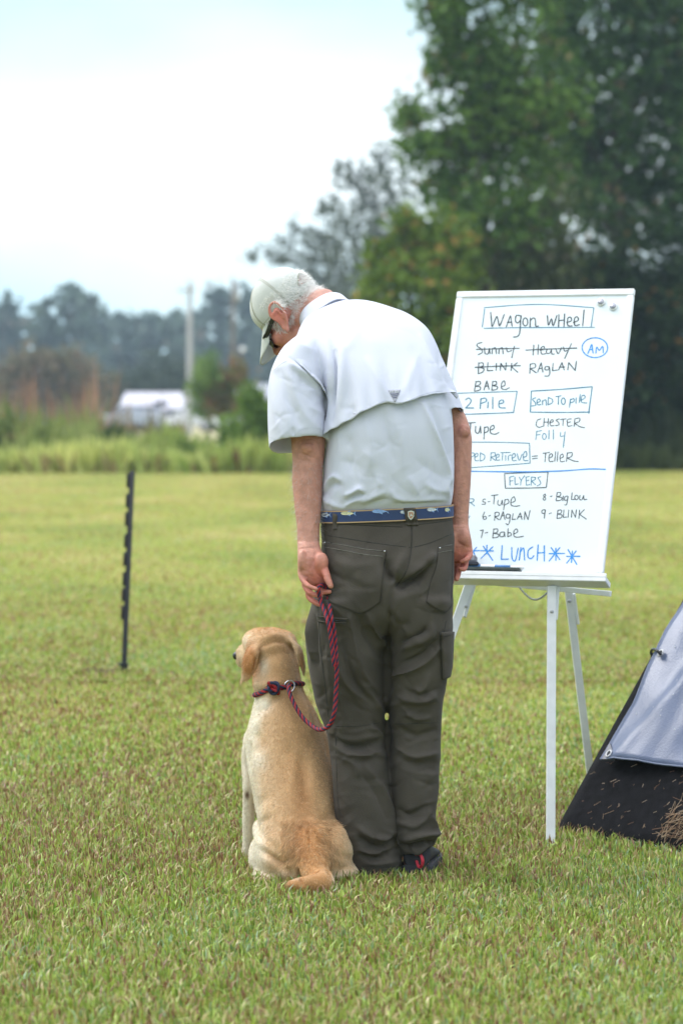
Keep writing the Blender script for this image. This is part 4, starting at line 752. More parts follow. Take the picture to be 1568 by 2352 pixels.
for i_ in range(190):
    x_, y_ = RS.uniform(710, 1035), RS.choice([RS.uniform(1240, 1480), RS.uniform(1440, 1640), RS.normal(1680, 35), RS.normal(1760, 60), RS.normal(1920, 40)])
    side_ = 1 if x_ < 885 else -1; an = (RS.normal(.25, .35) if y_ > 1630 else RS.normal(.75, .35)) * (1 if RS.random() < .72 else -1) * side_; L_ = RS.uniform(14, 46)
    dx_, dy_ = math.cos(an) * L_, math.sin(an) * L_; MW.append(([(x_ - dx_, y_ - dy_), (x_ + RS.normal() * 5, y_ + RS.normal() * 5 + 4), (x_ + dx_, y_ + dy_)], RS.choice([-1, 1]) * RS.uniform(1.8, 5.0) * mm_, RS.uniform(2.6, 5)))
tv = fold(tv, n, xy, fc, MW, 1.2)
rdg = lambda v, f, s_: 1 - 2.2 * np.abs(wob(v, f, s_)); tv = tv + n * (wob(tv, 17, 0) * .0016 + rdg(tv * [1, 1, 1.5], 13, 3) * .0022 + rdg(tv * [1, 1, 1.3], 26, 1) * .0011)[:, None]
tv = lap(tv, tf, 1, .4)
mk('trousers', tv, tf, M_TROU, man); SK_T = Skin(tv, tf)
tro = bpy.data.objects['trousers']
mb = MB()
for p_, w_ in ((Z3((240,182),(560,198),(900,212)), 3), (Z3((1025,192),(1150,178),(1275,160)), 3), (Z3((255,268),(450,300),(700,340),(960,372)), 3.2), (Z3((975,374),(1120,335),(1280,268)), 3.2), (Z3((972,215),(972,330),(960,450),(925,570),(850,680)), 3),
    (Z3((252,200),(240,560),(242,900),(262,1200),(300,1500),(318,1700)), 3.2), (Z3((480,690),(620,695),(735,680)), 2.4), (Z3((330,705),(400,680),(480,690)), 2.4), (Z3((1110,690),(1200,672),(1282,650)), 2.4), (Z4((345,400),(550,402),(745,370)), 3), (Z4((835,385),(1000,380),(1180,372)), 3), (Z4((375,450),(385,760),(400,1040),(440,1120)), 3.2), (Z4((800,390),(815,470),(800,600)), 3),
    (Z4((575,1497),(740,1505),(905,1500)), 2.4), (Z3((1215,1010),(1220,1200),(1235,1390)), 3.0), (Z3((1240,950),(1225,1080),(1255,1290)), 2.6)):
    mb = MB(); SK_T.strip(mb, p_, w_ * .72, .0006); mb.obj('seam', M_SEAM, tro)
def pocket(top, right, bottom, left, nm='back_pocket'):
    A, B_, C_, D_ = (cat(np.array(q), 6) for q in (top, right, bottom, left)); u = np.linspace(0, 1, 26); v_ = np.linspace(0, 1, 26)
    f_ = lambda c, t: np.stack([np.interp(t, np.linspace(0, 1, len(c)), c[:, k]) for k in (0, 1)], -1)
    Tt, Bb, Ll, Rr_ = f_(A, u), f_(C_, u), f_(D_, v_), f_(B_, v_); U, V_ = u[None, :, None], v_[:, None, None]
    g = (1 - V_) * Tt[None] + V_ * Bb[None] + (1 - U) * Ll[:, None] + U * Rr_[:, None] - ((1 - U) * (1 - V_) * Tt[0] + U * (1 - V_) * Tt[-1] + (1 - U) * V_ * Bb[0] + U * V_ * Bb[-1])
    q = MB(); SK_T.patch(q, g, .0035, thick=.004); po = q.obj(nm, M_TROU, tro); s_ = Skin(*[np.array(x) for x in (q.arr()[0], [f if len(f) == 4 else f for f in q.arr()[1]])])
    q = MB(); s_.strip(q, top, 2.2, .001); s_.strip(q, np.array(top) + (0, 12.5), 2.2, .001); q.obj('edge', M_EDGE, po)
    q = MB()
    for e_ in (right, left, bottom): s_.strip(q, e_, 1.9, .0006)
    q.obj('seam', M_SEAM, po)
pocket(Z3((293,328),(420,350),(600,385),(775,402)), Z3((775,402),(750,560),(735,700),(728,800)), Z3((325,800),(450,850),(580,888),(728,800)), Z3((293,328),(305,500),(315,650),(325,800)))
pocket(Z3((1178,372),(1230,362),(1292,350)), Z3((1292,350),(1290,560),(1282,830)), Z3((1085,800),(1150,850),(1230,880),(1282,830)), Z3((1178,372),(1160,520),(1115,660),(1085,800)))
mb = MB(); SK_T.strip(mb, Z3((245,915),(350,928),(470,935)), 5, .003); SK_T.strip(mb, Z3((245,950),(350,962),(465,960)), 4, .003); tp_ = mb.obj('thigh_pocket', M_TROU, tro); mb = MB(); SK_T.strip(mb, Z3((262,930),(350,945),(458,947)), 2.4, .0018); mb.obj('slit', M_DARK, tp_)
mb = MB(); SK_T.patch(mb, quadgrid((1009,1452), (1036,1450), (1031,1552), (1013,1560), 20, 8), .009, thick=.009); cpk = mb.obj('cargo_pocket', M_TROU, tro)
q_ = Skin(*(lambda z: (z[0], np.array(z[1])))(mb.arr()))
for p_ in ([(1010,1462),(1022,1461),(1034,1459)], [(1012,1456),(1014,1510),(1016,1556)]): mb = MB(); q_.strip(mb, p_, 1.8, .0006); mb.obj('seam', M_SEAM, cpk)
M_STEEL = mat('steel', (.62, .62, .64), .25, 1., var=.08)
for p_ in Z3((760,405), (302,336), (1184,380)):
    h, nn = SK_T.hit(*p_, .004); mb = MB(); mb.ell(h, (.0028, .002, .0028), n=10, k=6); mb.obj('rivet', M_STEEL, tro)
# --- belt
def wring(y, k): return R(886, y, 7.522, 152 + k, .1475 + k * .0012, 0, .042, 2.4, 96)
M_NAVY = mat('navy_webbing', (.018, .042, .13), .6, var=.1, scale=60, bump=.0004, bscale=500); M_TAN = mat('tan_edge', (.45, .30, .16), .6)
mb = MB(); ys = [1165.5, 1168, 1191, 1193.5]
for i, m_ in ((0, 1), (1, 0), (2, 1)): mb.rings([wring(ys[i], 3.6), wring(ys[i + 1], 3.6)], False, m_)
mb.rings([wring(1165.5, 3.6), wring(1165.5, -2)], False, 1); mb.rings([wring(1193.5, -2), wring(1193.5, 3.6)], False, 1)
belt = mb.obj('belt', [M_NAVY, M_TAN], man); v_, f_ = mb.arr(); SK_B = Skin(v_, np.array(f_))
M_FISH = mat('printed_fish', (.50, .56, .62), .6, var=.35, scale=260); M_FISHY = mat('printed_yellow_fish', (.55, .55, .34), .6, var=.4, scale=260); M_FISHB = mat('printed_blue_fish', (.22, .36, .66), .6, var=.4, scale=260)
mb = MB()
def fish(x, y, w_, h_, m_, hs=1):
    th = np.linspace(0, 2 * np.pi, 16, endpoint=False); body = [(x - hs * (w_ * .08 + .42 * w_ * -math.cos(t)) * 1., y + h_ * .5 * math.sin(t) * (1 - .25 * math.cos(t))) for t in th]
    V = [SK_B.hit(*ZB(p)[0], .0012)[0] for p in body]; mb.add(V, [list(range(16))], m_)
    xt = x + hs * w_ * .30; tl = [(xt, y), (xt + hs * w_ * .2, y - h_ * .75), (xt + hs * w_ * .11, y), (xt + hs * w_ * .2, y + h_ * .75)]; mb.add([SK_B.hit(*ZB(p)[0], .0013)[0] for p in tl], [(0, 1, 2), (0, 2, 3)], 2)
    for s_ in (-1, 1): fn = [(x - hs * w_ * .12, y + s_ * h_ * .42), (x + hs * w_ * .1, y + s_ * h_ * .4), (x + hs * w_ * .12, y + s_ * h_ * .85)]; mb.add([SK_B.hit(*ZB(p)[0], .0013)[0] for p in fn], [(0, 1, 2)], 2)
for a_ in ((150,188,105,42,0), (390,172,165,36,1), (735,150,185,38,2), (985,158,80,34,0), (1295,130,120,40,0), (1456,132,60,40,1)): fish(*a_)
mb.obj('fish_print', [M_FISH, M_FISHY, M_FISHB], belt, False)
SK_TB = Skin(*(lambda a, b: (np.concatenate([a[0], b[0]]), np.concatenate([a[1], b[1] + len(a[0])])))((tv, tf), (v_, np.array(f_))))
mb = MB(); SK_TB.strip(mb, [(769.5, 1167), (769.5, 1190), (770, 1215)], 11, .0042, smooth=3); mb.obj('belt_loop', M_TROU, tro)
mb = MB(); SK_TB.patch(mb, quadgrid((924.8,1160.5), (951.3,1160), (959.8,1207.4), (933.3,1208), 16, 8), .0046, thick=.003); lp = mb.obj('belt_loop', M_TROU, tro)
c_ = np.array((943, 1183)); shp = [(-7.5,-8.5),(0,-10.5),(7.5,-8.5),(7,2),(4,8),(0,11),(-4,8),(-7,2)]
mb = MB(); hh, nn = SK_TB.hit(*c_, .0); 
def shield(k, o0, o1, m_, nm, par):
    q = MB(); A = [P(c_[0] + x * k, c_[1] + y * k, hh[1]) - [0, o1, 0] for x, y in shp]; B_ = [P(c_[0] + x * k, c_[1] + y * k, hh[1]) - [0, o0, 0] for x, y in shp]; q.add(np.array(A + B_), [list(range(8)), list(range(15, 7, -1))] + [(i, 8 + i, 8 + (i + 1) % 8, (i + 1) % 8) for i in range(8)]); return q.obj(nm, m_, par, False)
sh = shield(1, .0, .0075, M_STEEL, 'badge', lp); shield(.74, .004, .0081, mat('copper_enamel', (.42, .22, .15), .35, .5, var=.5, scale=400), 'emblem', sh)
q = MB(); q.add([P(c_[0] + x, c_[1] + y, hh[1]) - [0, .0085, 0] for x, y in ((-3.5, 3), (-1, -1), (0, -4.5), (2, -1.5), (4, 3), (1, 1.5), (0, 4), (-1, 1.2))], [list(range(8))]); q.obj('emblem', M_STEEL, sh, False)
# --- shirt
mb = MB()
mb.rings(slices(dense([(1180,742,1030,7.39,7.66,0,.04),(1163,736,1037,7.372,7.675,0,.04),(1135,738,1042,7.352,7.69,0,.03),(1080,741,1044,7.345,7.70,0,0),(1000,748,1042,7.345,7.72,0,0),(950,749,1038,7.355,7.75,0,0),(900,742,1030,7.375,7.78,0,0),(860,722,1026,7.40,7.80,0,0),(820,694,1013,7.435,7.82,0,0),(780,680,996,7.475,7.83,0,0),(750,688,976,7.515,7.835,0,0),(725,706,940,7.56,7.83,0,0),(708,730,900,7.60,7.825,0,0),(696,752,858,7.65,7.81,0,0),(690,768,828,7.68,7.79,0,0)], 3), e=2.35))
def sleeve(rows, inner):
    q = dense(rows, 4); qi = [list(r) for r in inner]; mb.rings(np.concatenate([slices(q), slices(qi)]))
sleeve([(762,690,735,7.55,7.72,0,0),(778,668,742,7.50,7.73,0,0),(800,646,744,7.465,7.73,0,0),(840,625,746,7.44,7.72,0,0),(880,615,750,7.425,7.70,0,0),(940,612,752,7.405,7.67,0,0),(990,613,754,7.395,7.64,-.1,.06),(1023,616,753,7.395,7.625,-.2,.11)], [(1022,623,746,7.407,7.613,-.2,.11),(1000,625,744,7.41,7.61,-.12,.06),(960,632,738,7.43,7.6,0,0)])
sleeve([(790,945,1000,7.58,7.79,0,0),(806,940,1006,7.55,7.80,0,0),(830,940,1018,7.52,7.80,0,0),(860,945,1032,7.50,7.79,0,0),(900,955,1049,7.49,7.77,0,0),(935,965,1060,7.48,7.755,0,.1),(958,972,1067,7.478,7.745,-.15,.2)], [(957,979,1060,7.49,7.733,-.15,.2),(935,980,1056,7.495,7.73,0,.1),(905,985,1045,7.51,7.72,0,0)])
sv, sf = remesh(mb, .0042, 7)
n = normals(sv, sf); fc = facing(sv, n); xy = proj(sv)
SF = [(Z2((500,430),(528,620),(545,740),(540,900)), -7*mm_, 4), (Z2((470,450),(505,640),(520,800)), 5*mm_, 7), (Z2((575,500),(590,700),(580,900)), 4*mm_, 8), (Z2((240,600),(330,660),(430,740),(490,850),(495,1000)), -7*mm_, 4), (Z2((260,640),(350,710),(430,800)), 5*mm_, 6),
 (Z2((250,470),(330,520),(430,560)), 3*mm_, 10), (Z2((700,350),(650,480),(600,560)), 3*mm_, 12),
 (Z2((1060,450),(1130,600),(1200,790)), 5*mm_, 9), (Z2((1000,520),(1060,640),(1130,760)), -3*mm_, 12), (Z2((1180,560),(1200,700),(1230,830)), -5*mm_, 6), (Z2((1195,660),(1230,630),(1250,610)), 4*mm_, 4),
 (Z2((840,930),(850,1050),(900,1250)), -5*mm_, 12), (Z2((920,920),(950,1100),(960,1300)), 4*mm_, 16), (Z2((1085,880),(1160,1060),(1230,1250),(1262,1400)), 9*mm_, 7), (Z2((1140,900),(1210,1080),(1262,1260)), -7*mm_, 9), (Z2((720,1000),(760,1150),(740,1320)), 4*mm_, 14), (Z2((600,1080),(640,1200),(620,1330)), -3*mm_, 16),
 (Z5((95,1240),(160,1130),(220,1065),(300,1110)), 7*mm_, 6), (Z5((120,1240),(200,1150),(290,1160)), -6*mm_, 7), (Z5((330,1265),(420,1235),(480,1195),(535,1225)), 9*mm_, 6), (Z5((340,1340),(440,1270),(530,1250)), -8*mm_, 6), (Z5((330,1390),(400,1330),(540,1290)), 6*mm_, 6), (Z5((100,1280),(200,1350),(330,1395)), 6*mm_, 8), (Z5((500,1335),(620,1290),(760,1220)), 6*mm_, 8), (Z5((560,1370),(680,1330),(800,1300)), -5*mm_, 7),
 (Z5((700,1040),(690,1160),(620,1280)), 4*mm_, 9), (Z5((820,1200),(860,1280),(1000,1315),(1250,1310),(1420,1310)), 6*mm_, 7), (Z5((880,1340),(1100,1345),(1350,1330)), -5*mm_, 6), (Z5((1000,1060),(1060,1160),(1130,1280)), 4*mm_, 12), (Z5((1180,1130),(1280,1200),(1420,1220)), 4*mm_, 10), (Z5((1440,1060),(1400,1180),(1430,1290)), 6*mm_, 6), (Z5((1080,880),(1180,960),(1300,1030),(1400,1090)), -3*mm_, 14), (Z5((520,800),(600,860),(620,960)), 3*mm_, 12), (Z5((280,900),(420,930),(540,1010)), -3*mm_, 14),
 (Z1((575,1090),(700,1170),(860,1330),(1000,1490)), 6*mm_, 8), (Z1((600,1180),(740,1320),(900,1460),(1000,1560)), -4*mm_, 9), (Z1((470,1150),(540,1420),(640,1680),(700,1830)), -6*mm_, 13), (Z1((560,1130),(620,1400),(720,1650),(850,1800)), 4*mm_, 12), (Z1((780,1400),(880,1440),(1000,1540)), 4*mm_, 6), (Z1((780,1590),(900,1650),(1000,1690)), 3*mm_, 8), (Z1((340,1250),(380,1500),(400,1800)), 3*mm_, 12), (Z1((610,1830),(625,1930)), -4*mm_, 5), (Z1((430,1080),(450,1160),(380,1200)), 4*mm_, 7), (Z1((560,900),(500,1010),(400,1130)), -3*mm_, 6)]
sv = fold(sv, n, xy, fc, [(p_, a_ * 1.5, w_ * 1.0) for p_, a_, w_ in SF], 1.35); up_ = np.clip((900 - xy[:, 1]) / 200, 0, 1)
sv = sv + n * (wob(sv, 9, 2) * .0028 - 2 * np.abs(wob(sv * [1, .8, .6], 12, 3)) * .0016 + wob(sv * [1, 1, .55], 30, 3) * .0008)[:, None]; n = normals(sv, sf); MW = []
for i_ in range(90):
    x_, y_ = [(RS.uniform(622, 745), RS.uniform(850, 1010)), (RS.uniform(750, 1035), RS.uniform(960, 1150)), (RS.uniform(750, 1035), RS.normal(1120, 25)), (RS.uniform(990, 1060), RS.uniform(830, 950))][i_ % 4]
    an = RS.normal(1.0, .5) * RS.choice([-1, 1]); L_ = RS.uniform(10, 34); dx_, dy_ = math.cos(an) * L_, math.sin(an) * L_; MW.append(([(x_ - dx_, y_ - dy_), (x_ + RS.normal() * 5, y_ + RS.normal() * 4), (x_ + dx_, y_ + dy_)], RS.choice([-1, 1]) * RS.uniform(.8, 2.2) * mm_, RS.uniform(2.8, 5.5)))
sv = fold(sv, n, proj(sv), facing(sv, n), MW, 1.2); sv = lap(sv, sf, 1, .35)
shirt = mk('shirt', sv, sf, M_SHIRT, man); SK_S = Skin(sv, sf)
# vented back flap of the shirt
def coons(top, right, bottom, left, r, c):
    A, B_, C_, D_ = (cat(np.array(q), 8) for q in (top, right, bottom, left)); u = np.linspace(0, 1, c); v_ = np.linspace(0, 1, r)
    def f_(cu, t):
        L = np.concatenate([[0], np.cumsum(np.hypot(*np.diff(cu, axis=0).T))]); return np.stack([np.interp(t * L[-1], L, cu[:, k]) for k in (0, 1)], -1)
    Tt, Bb, Ll, Rr_ = f_(A, u), f_(C_, u), f_(D_, v_), f_(B_, v_); U, V_ = u[None, :, None], v_[:, None, None]
    return (1 - V_) * Tt[None] + V_ * Bb[None] + (1 - U) * Ll[:, None] + U * Rr_[:, None] - ((1 - U) * (1 - V_) * Tt[0] + U * (1 - V_) * Tt[-1] + (1 - U) * V_ * Bb[0] + U * V_ * Bb[-1])
gf = coons([(664,817),(690,775),(735,728),(790,706),(890,716),(960,757),(1004,838)], [(1004,838),(1018,880),(1029,924)], [(757,1003),(779,985),(830,954),(866,936),(889,927),(903,930.5),(914,933),(936,928),(962,917),(995,908),(1017,906),(1029,924)], [(664,817),(700,852),(733,888),(748,935),(757,1003)], 70, 110)
vv = np.linspace(0, 1, 70)[:, None]; uu = np.linspace(0, 1, 110)[None]
of = -.004 + .005 * np.clip(vv * 2.5, 0, 1) + (.010 + .008 * vv ** 3) * vv * np.clip(uu * 14, .6, 1) + .006 * np.exp(-(uu / .03) ** 2) * np.clip(vv * 6, 0, 1) + .004 * vv ** 2 * np.sin(uu * 19 + 1) + .004 * vv ** 3 * np.sin(uu * 47)
of = of + .012 * vv ** 4 * np.exp(-((uu - .64) / .035) ** 2) + .012 * vv ** 4 * np.exp(-((uu - .97) / .04) ** 2)
xyf = gf.reshape(-1, 2); 
for p_, a_, w_ in ((Z2((740,620),(820,770),(890,885)), .0045, 8), (Z2((1040,600),(970,790),(915,895)), .0035, 9), (Z2((538,560),(548,760),(540,1010)), -.013, 4), (Z2((575,540),(585,800),(570,1030)), .007, 8), (Z2((500,700),(520,850),(510,1040)), .004, 7), (Z2((620,920),(660,930),(640,1010)), -.003, 7)):
    r_, s_, t_ = pdist(xyf, cat(p_, 5)); of = of + (a_ * np.exp(-(r_ / w_) ** 2) * np.sin(np.pi * np.clip(.08 + t_ * .9, 0, 1)) ** .7).reshape(of.shape) * np.clip(vv * 3, 0, 1)
mb = MB(); SK_S.patch(mb, gf, of, thick=.0022, smooth=3); fl = mb.obj('back_flap', M_SHIRT, shirt); fv, ff = mb.arr(); SK_F = Skin(fv, np.array(ff))
M_STP = mat('pale_stitching', (.50, .53, .62), .9)
mb = MB(); SK_F.strip(mb, [tuple(p) for p in (gf[-1] - [0, 8])[3:-4:7]], 1.3, .0005); mb.obj('stitching', M_STP, fl)
mb = MB(); tri = ((891, 897), (919.5, 895.5), (906.5, 924)); g = quadgrid(tri[0], tri[1], (907.5, 924), (905.5, 924), 8, 8); SK_F.patch(mb, g, .0022, thick=.001); lab = mb.obj('label_patch', mat('grey_patch', (.33, .34, .40), .7), fl)
mb = MB(); SK_L = Skin(*(lambda a: (a[0], np.array(a[1])))(mb_.arr())) if False else SK_F
def lt(strokes, w_=1.1):
    for st in strokes: SK_F.strip(mb, st, w_, .0034, k=3)
lt([[(894.5,899),(895,903.5)], [(894.5,899),(898.5,899),(898.3,901.2),(895,901.6)], [(901.5,898.7),(902,903.2)], [(901.5,898.7),(906,898.4)], [(901.8,900.9),(905,900.7)], [(913.5,898.2),(909.5,898.6),(909.8,902.6),(913.8,902.4),(913.7,900.4),(911.8,900.5)]])
mb.obj('lettering', M_WHITE, lab)
mb = MB()
for x0, x1, y in ((897.5,915.5,906.2), (900,913.2,910.4), (902.6,911,914.4)): SK_F.strip(mb, [(x0, y), ((x0 + x1) / 2, y - .3), (x1, y - .7)], 2.2, .0032, k=3)
mb.obj('print', mat('patch_print', (.12, .13, .20), .7), lab)
for p_ in (Z1((400,1195),(470,1130),(550,1085)), Z1((335,1930),(480,1965),(600,1950),(700,1850),(860,1830),(980,1870)), Z2((1245,975),(1300,955),(1350,935))):
    mb = MB(); SK_S.strip(mb, p_, 1.4, .0006); mb.obj('stitching', M_STP, shirt)
# --- head frame
HY = 7.80; HF = np.array((-.5, .5, -.7)); HF /= np.linalg.norm(HF); HU = np.array((-.70, .21, .65)); HU -= HF * (HU @ HF); HU /= np.linalg.norm(HU); HR = np.cross(HF, HU)
HC = P(667, 716, HY)
def H(r, f, u): return HC + HR * r + HF * f + HU * u
AXH = (HR, HF, HU)
# --- body: head, neck, trunk, arms, hands, legs as one surface
mb = MB()
mb.ell(H(0, -.008, .032), (.076, .098, .092), AXH); mb.ell(H(0, .035, -.04), (.063, .062, .078), AXH); mb.ell(H(0, .062, -.098), (.03, .026, .024), AXH); mb.ell(H(0, .07, .018), (.055, .03, .022), AXH)
for s_ in (-1, 1): mb.ell(H(s_ * .045, .055, -.03), (.024, .03, .026), AXH); mb.ell(H(s_ * .05, .02, -.075), (.018, .04, .03), AXH); mb.ell(H(s_ * .03, .088, .004), (.013, .01, .011), AXH)
mb.tube([H(0, .095, .008), H(0, .112, -.018), H(0, .122, -.036)], [.010, .013, .016], 12); mb.ell(H(-.014, .108, -.038), (.009, .012, .008), AXH); mb.ell(H(.014, .108, -.038), (.009, .012, .008), AXH)
mb.ell(H(0, .093, -.062), (.026, .012, .006), AXH); mb.ell(H(0, .092, -.074), (.023, .012, .007), AXH)
NA = np.array((-.45, .5, .70)); NA /= np.linalg.norm(NA); NC = P(751, 731, 7.73)
mb.tube([P(800, 790, 7.66), NC - NA * .02, NC + NA * .04, H(0, -.035, -.035)], [.075, .064, .060, .062], 20)
for s_ in (-1, 1):                                                    # ears
    ES = 1.22; ec = H(s_ * .081, -.012, -.008); ea = HF * .93 + HR * s_ * .30; eb = HU * .96 - HF * .25; ea /= np.linalg.norm(ea); eb /= np.linalg.norm(eb); en = HR * s_ - HF * .35
    pts = [ec + (ea * a + eb * b + en * c) * ES for a, b, c in ((.014, .004, .000), (.017, .020, .003), (.006, .033, .007), (-.010, .031, .010), (-.019, .014, .012), (-.017, -.008, .010), (-.008, -.024, .006), (.004, -.032, .002), (.010, -.022, .000))]
    mb.tube(cat(pts, 4), [.0048] * (len(cat(pts, 4))), 8); mb.ell(ec + en * .001, (.018, .032, .005), (ea, eb, np.cross(ea, eb)), n=16, k=10); mb.tube(cat([ec + (ea * .008 + eb * .014 + en * .006) * ES, ec + (-ea * .006 + eb * .012 + en * .009) * ES, ec + (-ea * .008 - eb * .010 + en * .008) * ES], 4), [.0042] * 9, 8); mb.ell(ec + (ea * .002 - eb * .031 + en * .003) * ES, (.010, .011, .006), (ea, eb, np.cross(ea, eb)), n=12, k=8)
mb.rings(slices(dense([(1190,765,1008,7.42,7.63,0,0),(1050,772,1012,7.40,7.66,0,0),(900,775,1000,7.43,7.72,0,0),(820,725,985,7.49,7.77,0,0),(760,725,940,7.55,7.79,0,0),(735,750,880,7.62,7.79,0,0)])))
for x0, x1 in ((805, 850), (965, 955)): mb.tube([P(x0, 1190, 7.52), P(x0, 1420, 7.50), P((x0 + x1) / 2, 1660, 7.49), P(x1, 1900, 7.50), P(x1, 1985, 7.50)], [.06, .05, .045, .04, .035], 14)
for x, yz in ((880, 1995), (952, 1988)): mb.ell(P(x, yz, 7.56) + [0, 0, 0], (.032, .10, .025), n=14, k=8)
# arms (px radius list)
def arm(pts, rp, fl): pts = cat(np.array([P(*p) for p in pts]), 5); k = np.linspace(0, len(rp) - 1, len(pts)); mb.tube(pts, np.interp(k, range(len(rp)), rp) * .0012, 22, flat=np.interp(k, range(len(fl)), fl))
arm([(700,835,7.60),(702,930,7.54),(708,1012,7.49),(707,1060,7.485),(706,1110,7.475),(707,1160,7.46),(708,1210,7.44),(708,1252,7.425)], [50,44,39.5,36,35,31.5,26.5,25], [.9,.9,.92,.95,.95,.9,.8,.72])
mb.ell(P(706, 1028, 7.452), (.020, .018, .02), n=16, k=10)
arm([(968,845,7.68),(1005,905,7.64),(1050,985,7.61),(1057,1050,7.60),(1057,1120,7.59),(1056,1180,7.58),(1056,1215,7.57)], [34,34,29,26,23.5,20,20], [.9,.9,1,1,.95,.85,.78])
mb.ell(P(1066, 990, 7.575), (.018, .016, .018), n=16, k=10)
def U5(x, y): return 660.3 + x / 10.924, 1222.9 + y / 10.924
def finger(pts, rad): q = cat(np.array(pts), 5); mb.tube(q, np.interp(np.linspace(0, 1, len(q)), np.linspace(0, 1, len(rad)), rad), 14)
# left hand (palm towards the viewer)
YH = 7.385
mb.rings(slices([(1246,683,733,YH+.015,YH+.058,0,0),(1262,683,738,YH+.0,YH+.05,0,0),(1280,683,746,YH-.012,YH+.032,0,0),(1298,683,752,YH-.016,YH+.026,0,0),(1315,685,752,YH-.014,YH+.022,0,0),(1330,689,750,YH-.008,YH+.024,0,0),(1343,696,746,YH+.0,YH+.026,0,0)], n=32))
mb.ell(P(738, 1292, YH - .008), (.020, .017, .028), n=20, k=14); mb.ell(P(694, 1288, YH - .006), (.013, .014, .030), n=16, k=12)
finger([P(*U5(870, 800), YH - .004), P(*U5(945, 980), YH - .014), P(*U5(1005, 1170), YH - .026), P(*U5(1085, 1345), YH - .034)], [.0125, .0115, .0105, .0085])
finger([P(*U5(330, 960), YH + .004), P(*U5(370, 1170), YH - .008), P(*U5(520, 1335), YH - .026), P(*U5(720, 1420), YH - .034)], [.0095, .0082, .0072, .0060])
finger([P(*U5(480, 1080), YH + .012), P(*U5(430, 1340), YH + .014), P(*U5(600, 1530), YH - .004), P(*U5(830, 1600), YH - .016)], [.010, .0086, .0078, .0066])
finger([P(*U5(640, 1150), YH + .018), P(*U5(520, 1560), YH + .030), P(*U5(680, 1745), YH + .014), P(*U5(860, 1830), YH + .002)], [.0105, .0092, .0084, .0070])
finger([P(*U5(800, 1150), YH + .014), P(*U5(790, 1400), YH + .020), P(*U5(900, 1490), YH - .004), P(*U5(1060, 1490), YH - .018)], [.0105, .0092, .0082, .0068])
# right hand
def U6(x, y): return 1004.8 + x / 15.176, 1194.2 + y / 15.176
YR = 7.56
mb.rings(slices([(1208,1030,1076,YR-.012,YR+.032,0,0),(1225,1030,1079,YR-.018,YR+.026,0,0),(1245,1030,1083,YR-.020,YR+.022,0,0),(1262,1031,1084.5,YR-.018,YR+.018,0,0),(1278,1033,1080,YR-.012,YR+.016,0,0),(1290,1036,1074,YR-.006,YR+.016,0,0)], n=32)); mb.ell(P(1066, 1238, YR - .010), (.018, .016, .028), n=18, k=12)
finger([P(*U6(1120, 1080), YR), P(*U6(1095, 1270), YR - .012), P(*U6(970, 1390), YR - .028), P(*U6(820, 1450), YR - .032)], [.0095, .0088, .0078, .0065])
finger([P(*U6(960, 1200), YR + .006), P(*U6(960, 1540), YR + .004), P(*U6(910, 1710), YR - .012), P(*U6(770, 1700), YR - .024)], [.010, .0090, .0080, .0068])
finger([P(*U6(800, 1200), YR + .012), P(*U6(740, 1660), YR + .012), P(*U6(700, 1900), YR - .004), P(*U6(655, 2070), YR - .014)], [.0105, .0092, .0086, .0074])
finger([P(*U6(600, 1200), YR + .016), P(*U6(540, 1700), YR + .022), P(*U6(515, 1950), YR + .012), P(*U6(495, 2180), YR + .004)], [.0105, .0092, .0086, .0070])
finger([P(1040, 1232, YR - .01), P(1032, 1262, YR - .02), P(1028, 1290, YR - .022), P(1027, 1312, YR - .02)], [.0125, .0115, .0105, .0085])
bv, bf = remesh(mb, .0030, 4, .45)
n = normals(bv, bf); fc = facing(bv, n); xy = proj(bv)
def HZ(*p): return [U5(x, y) for x, y in p]
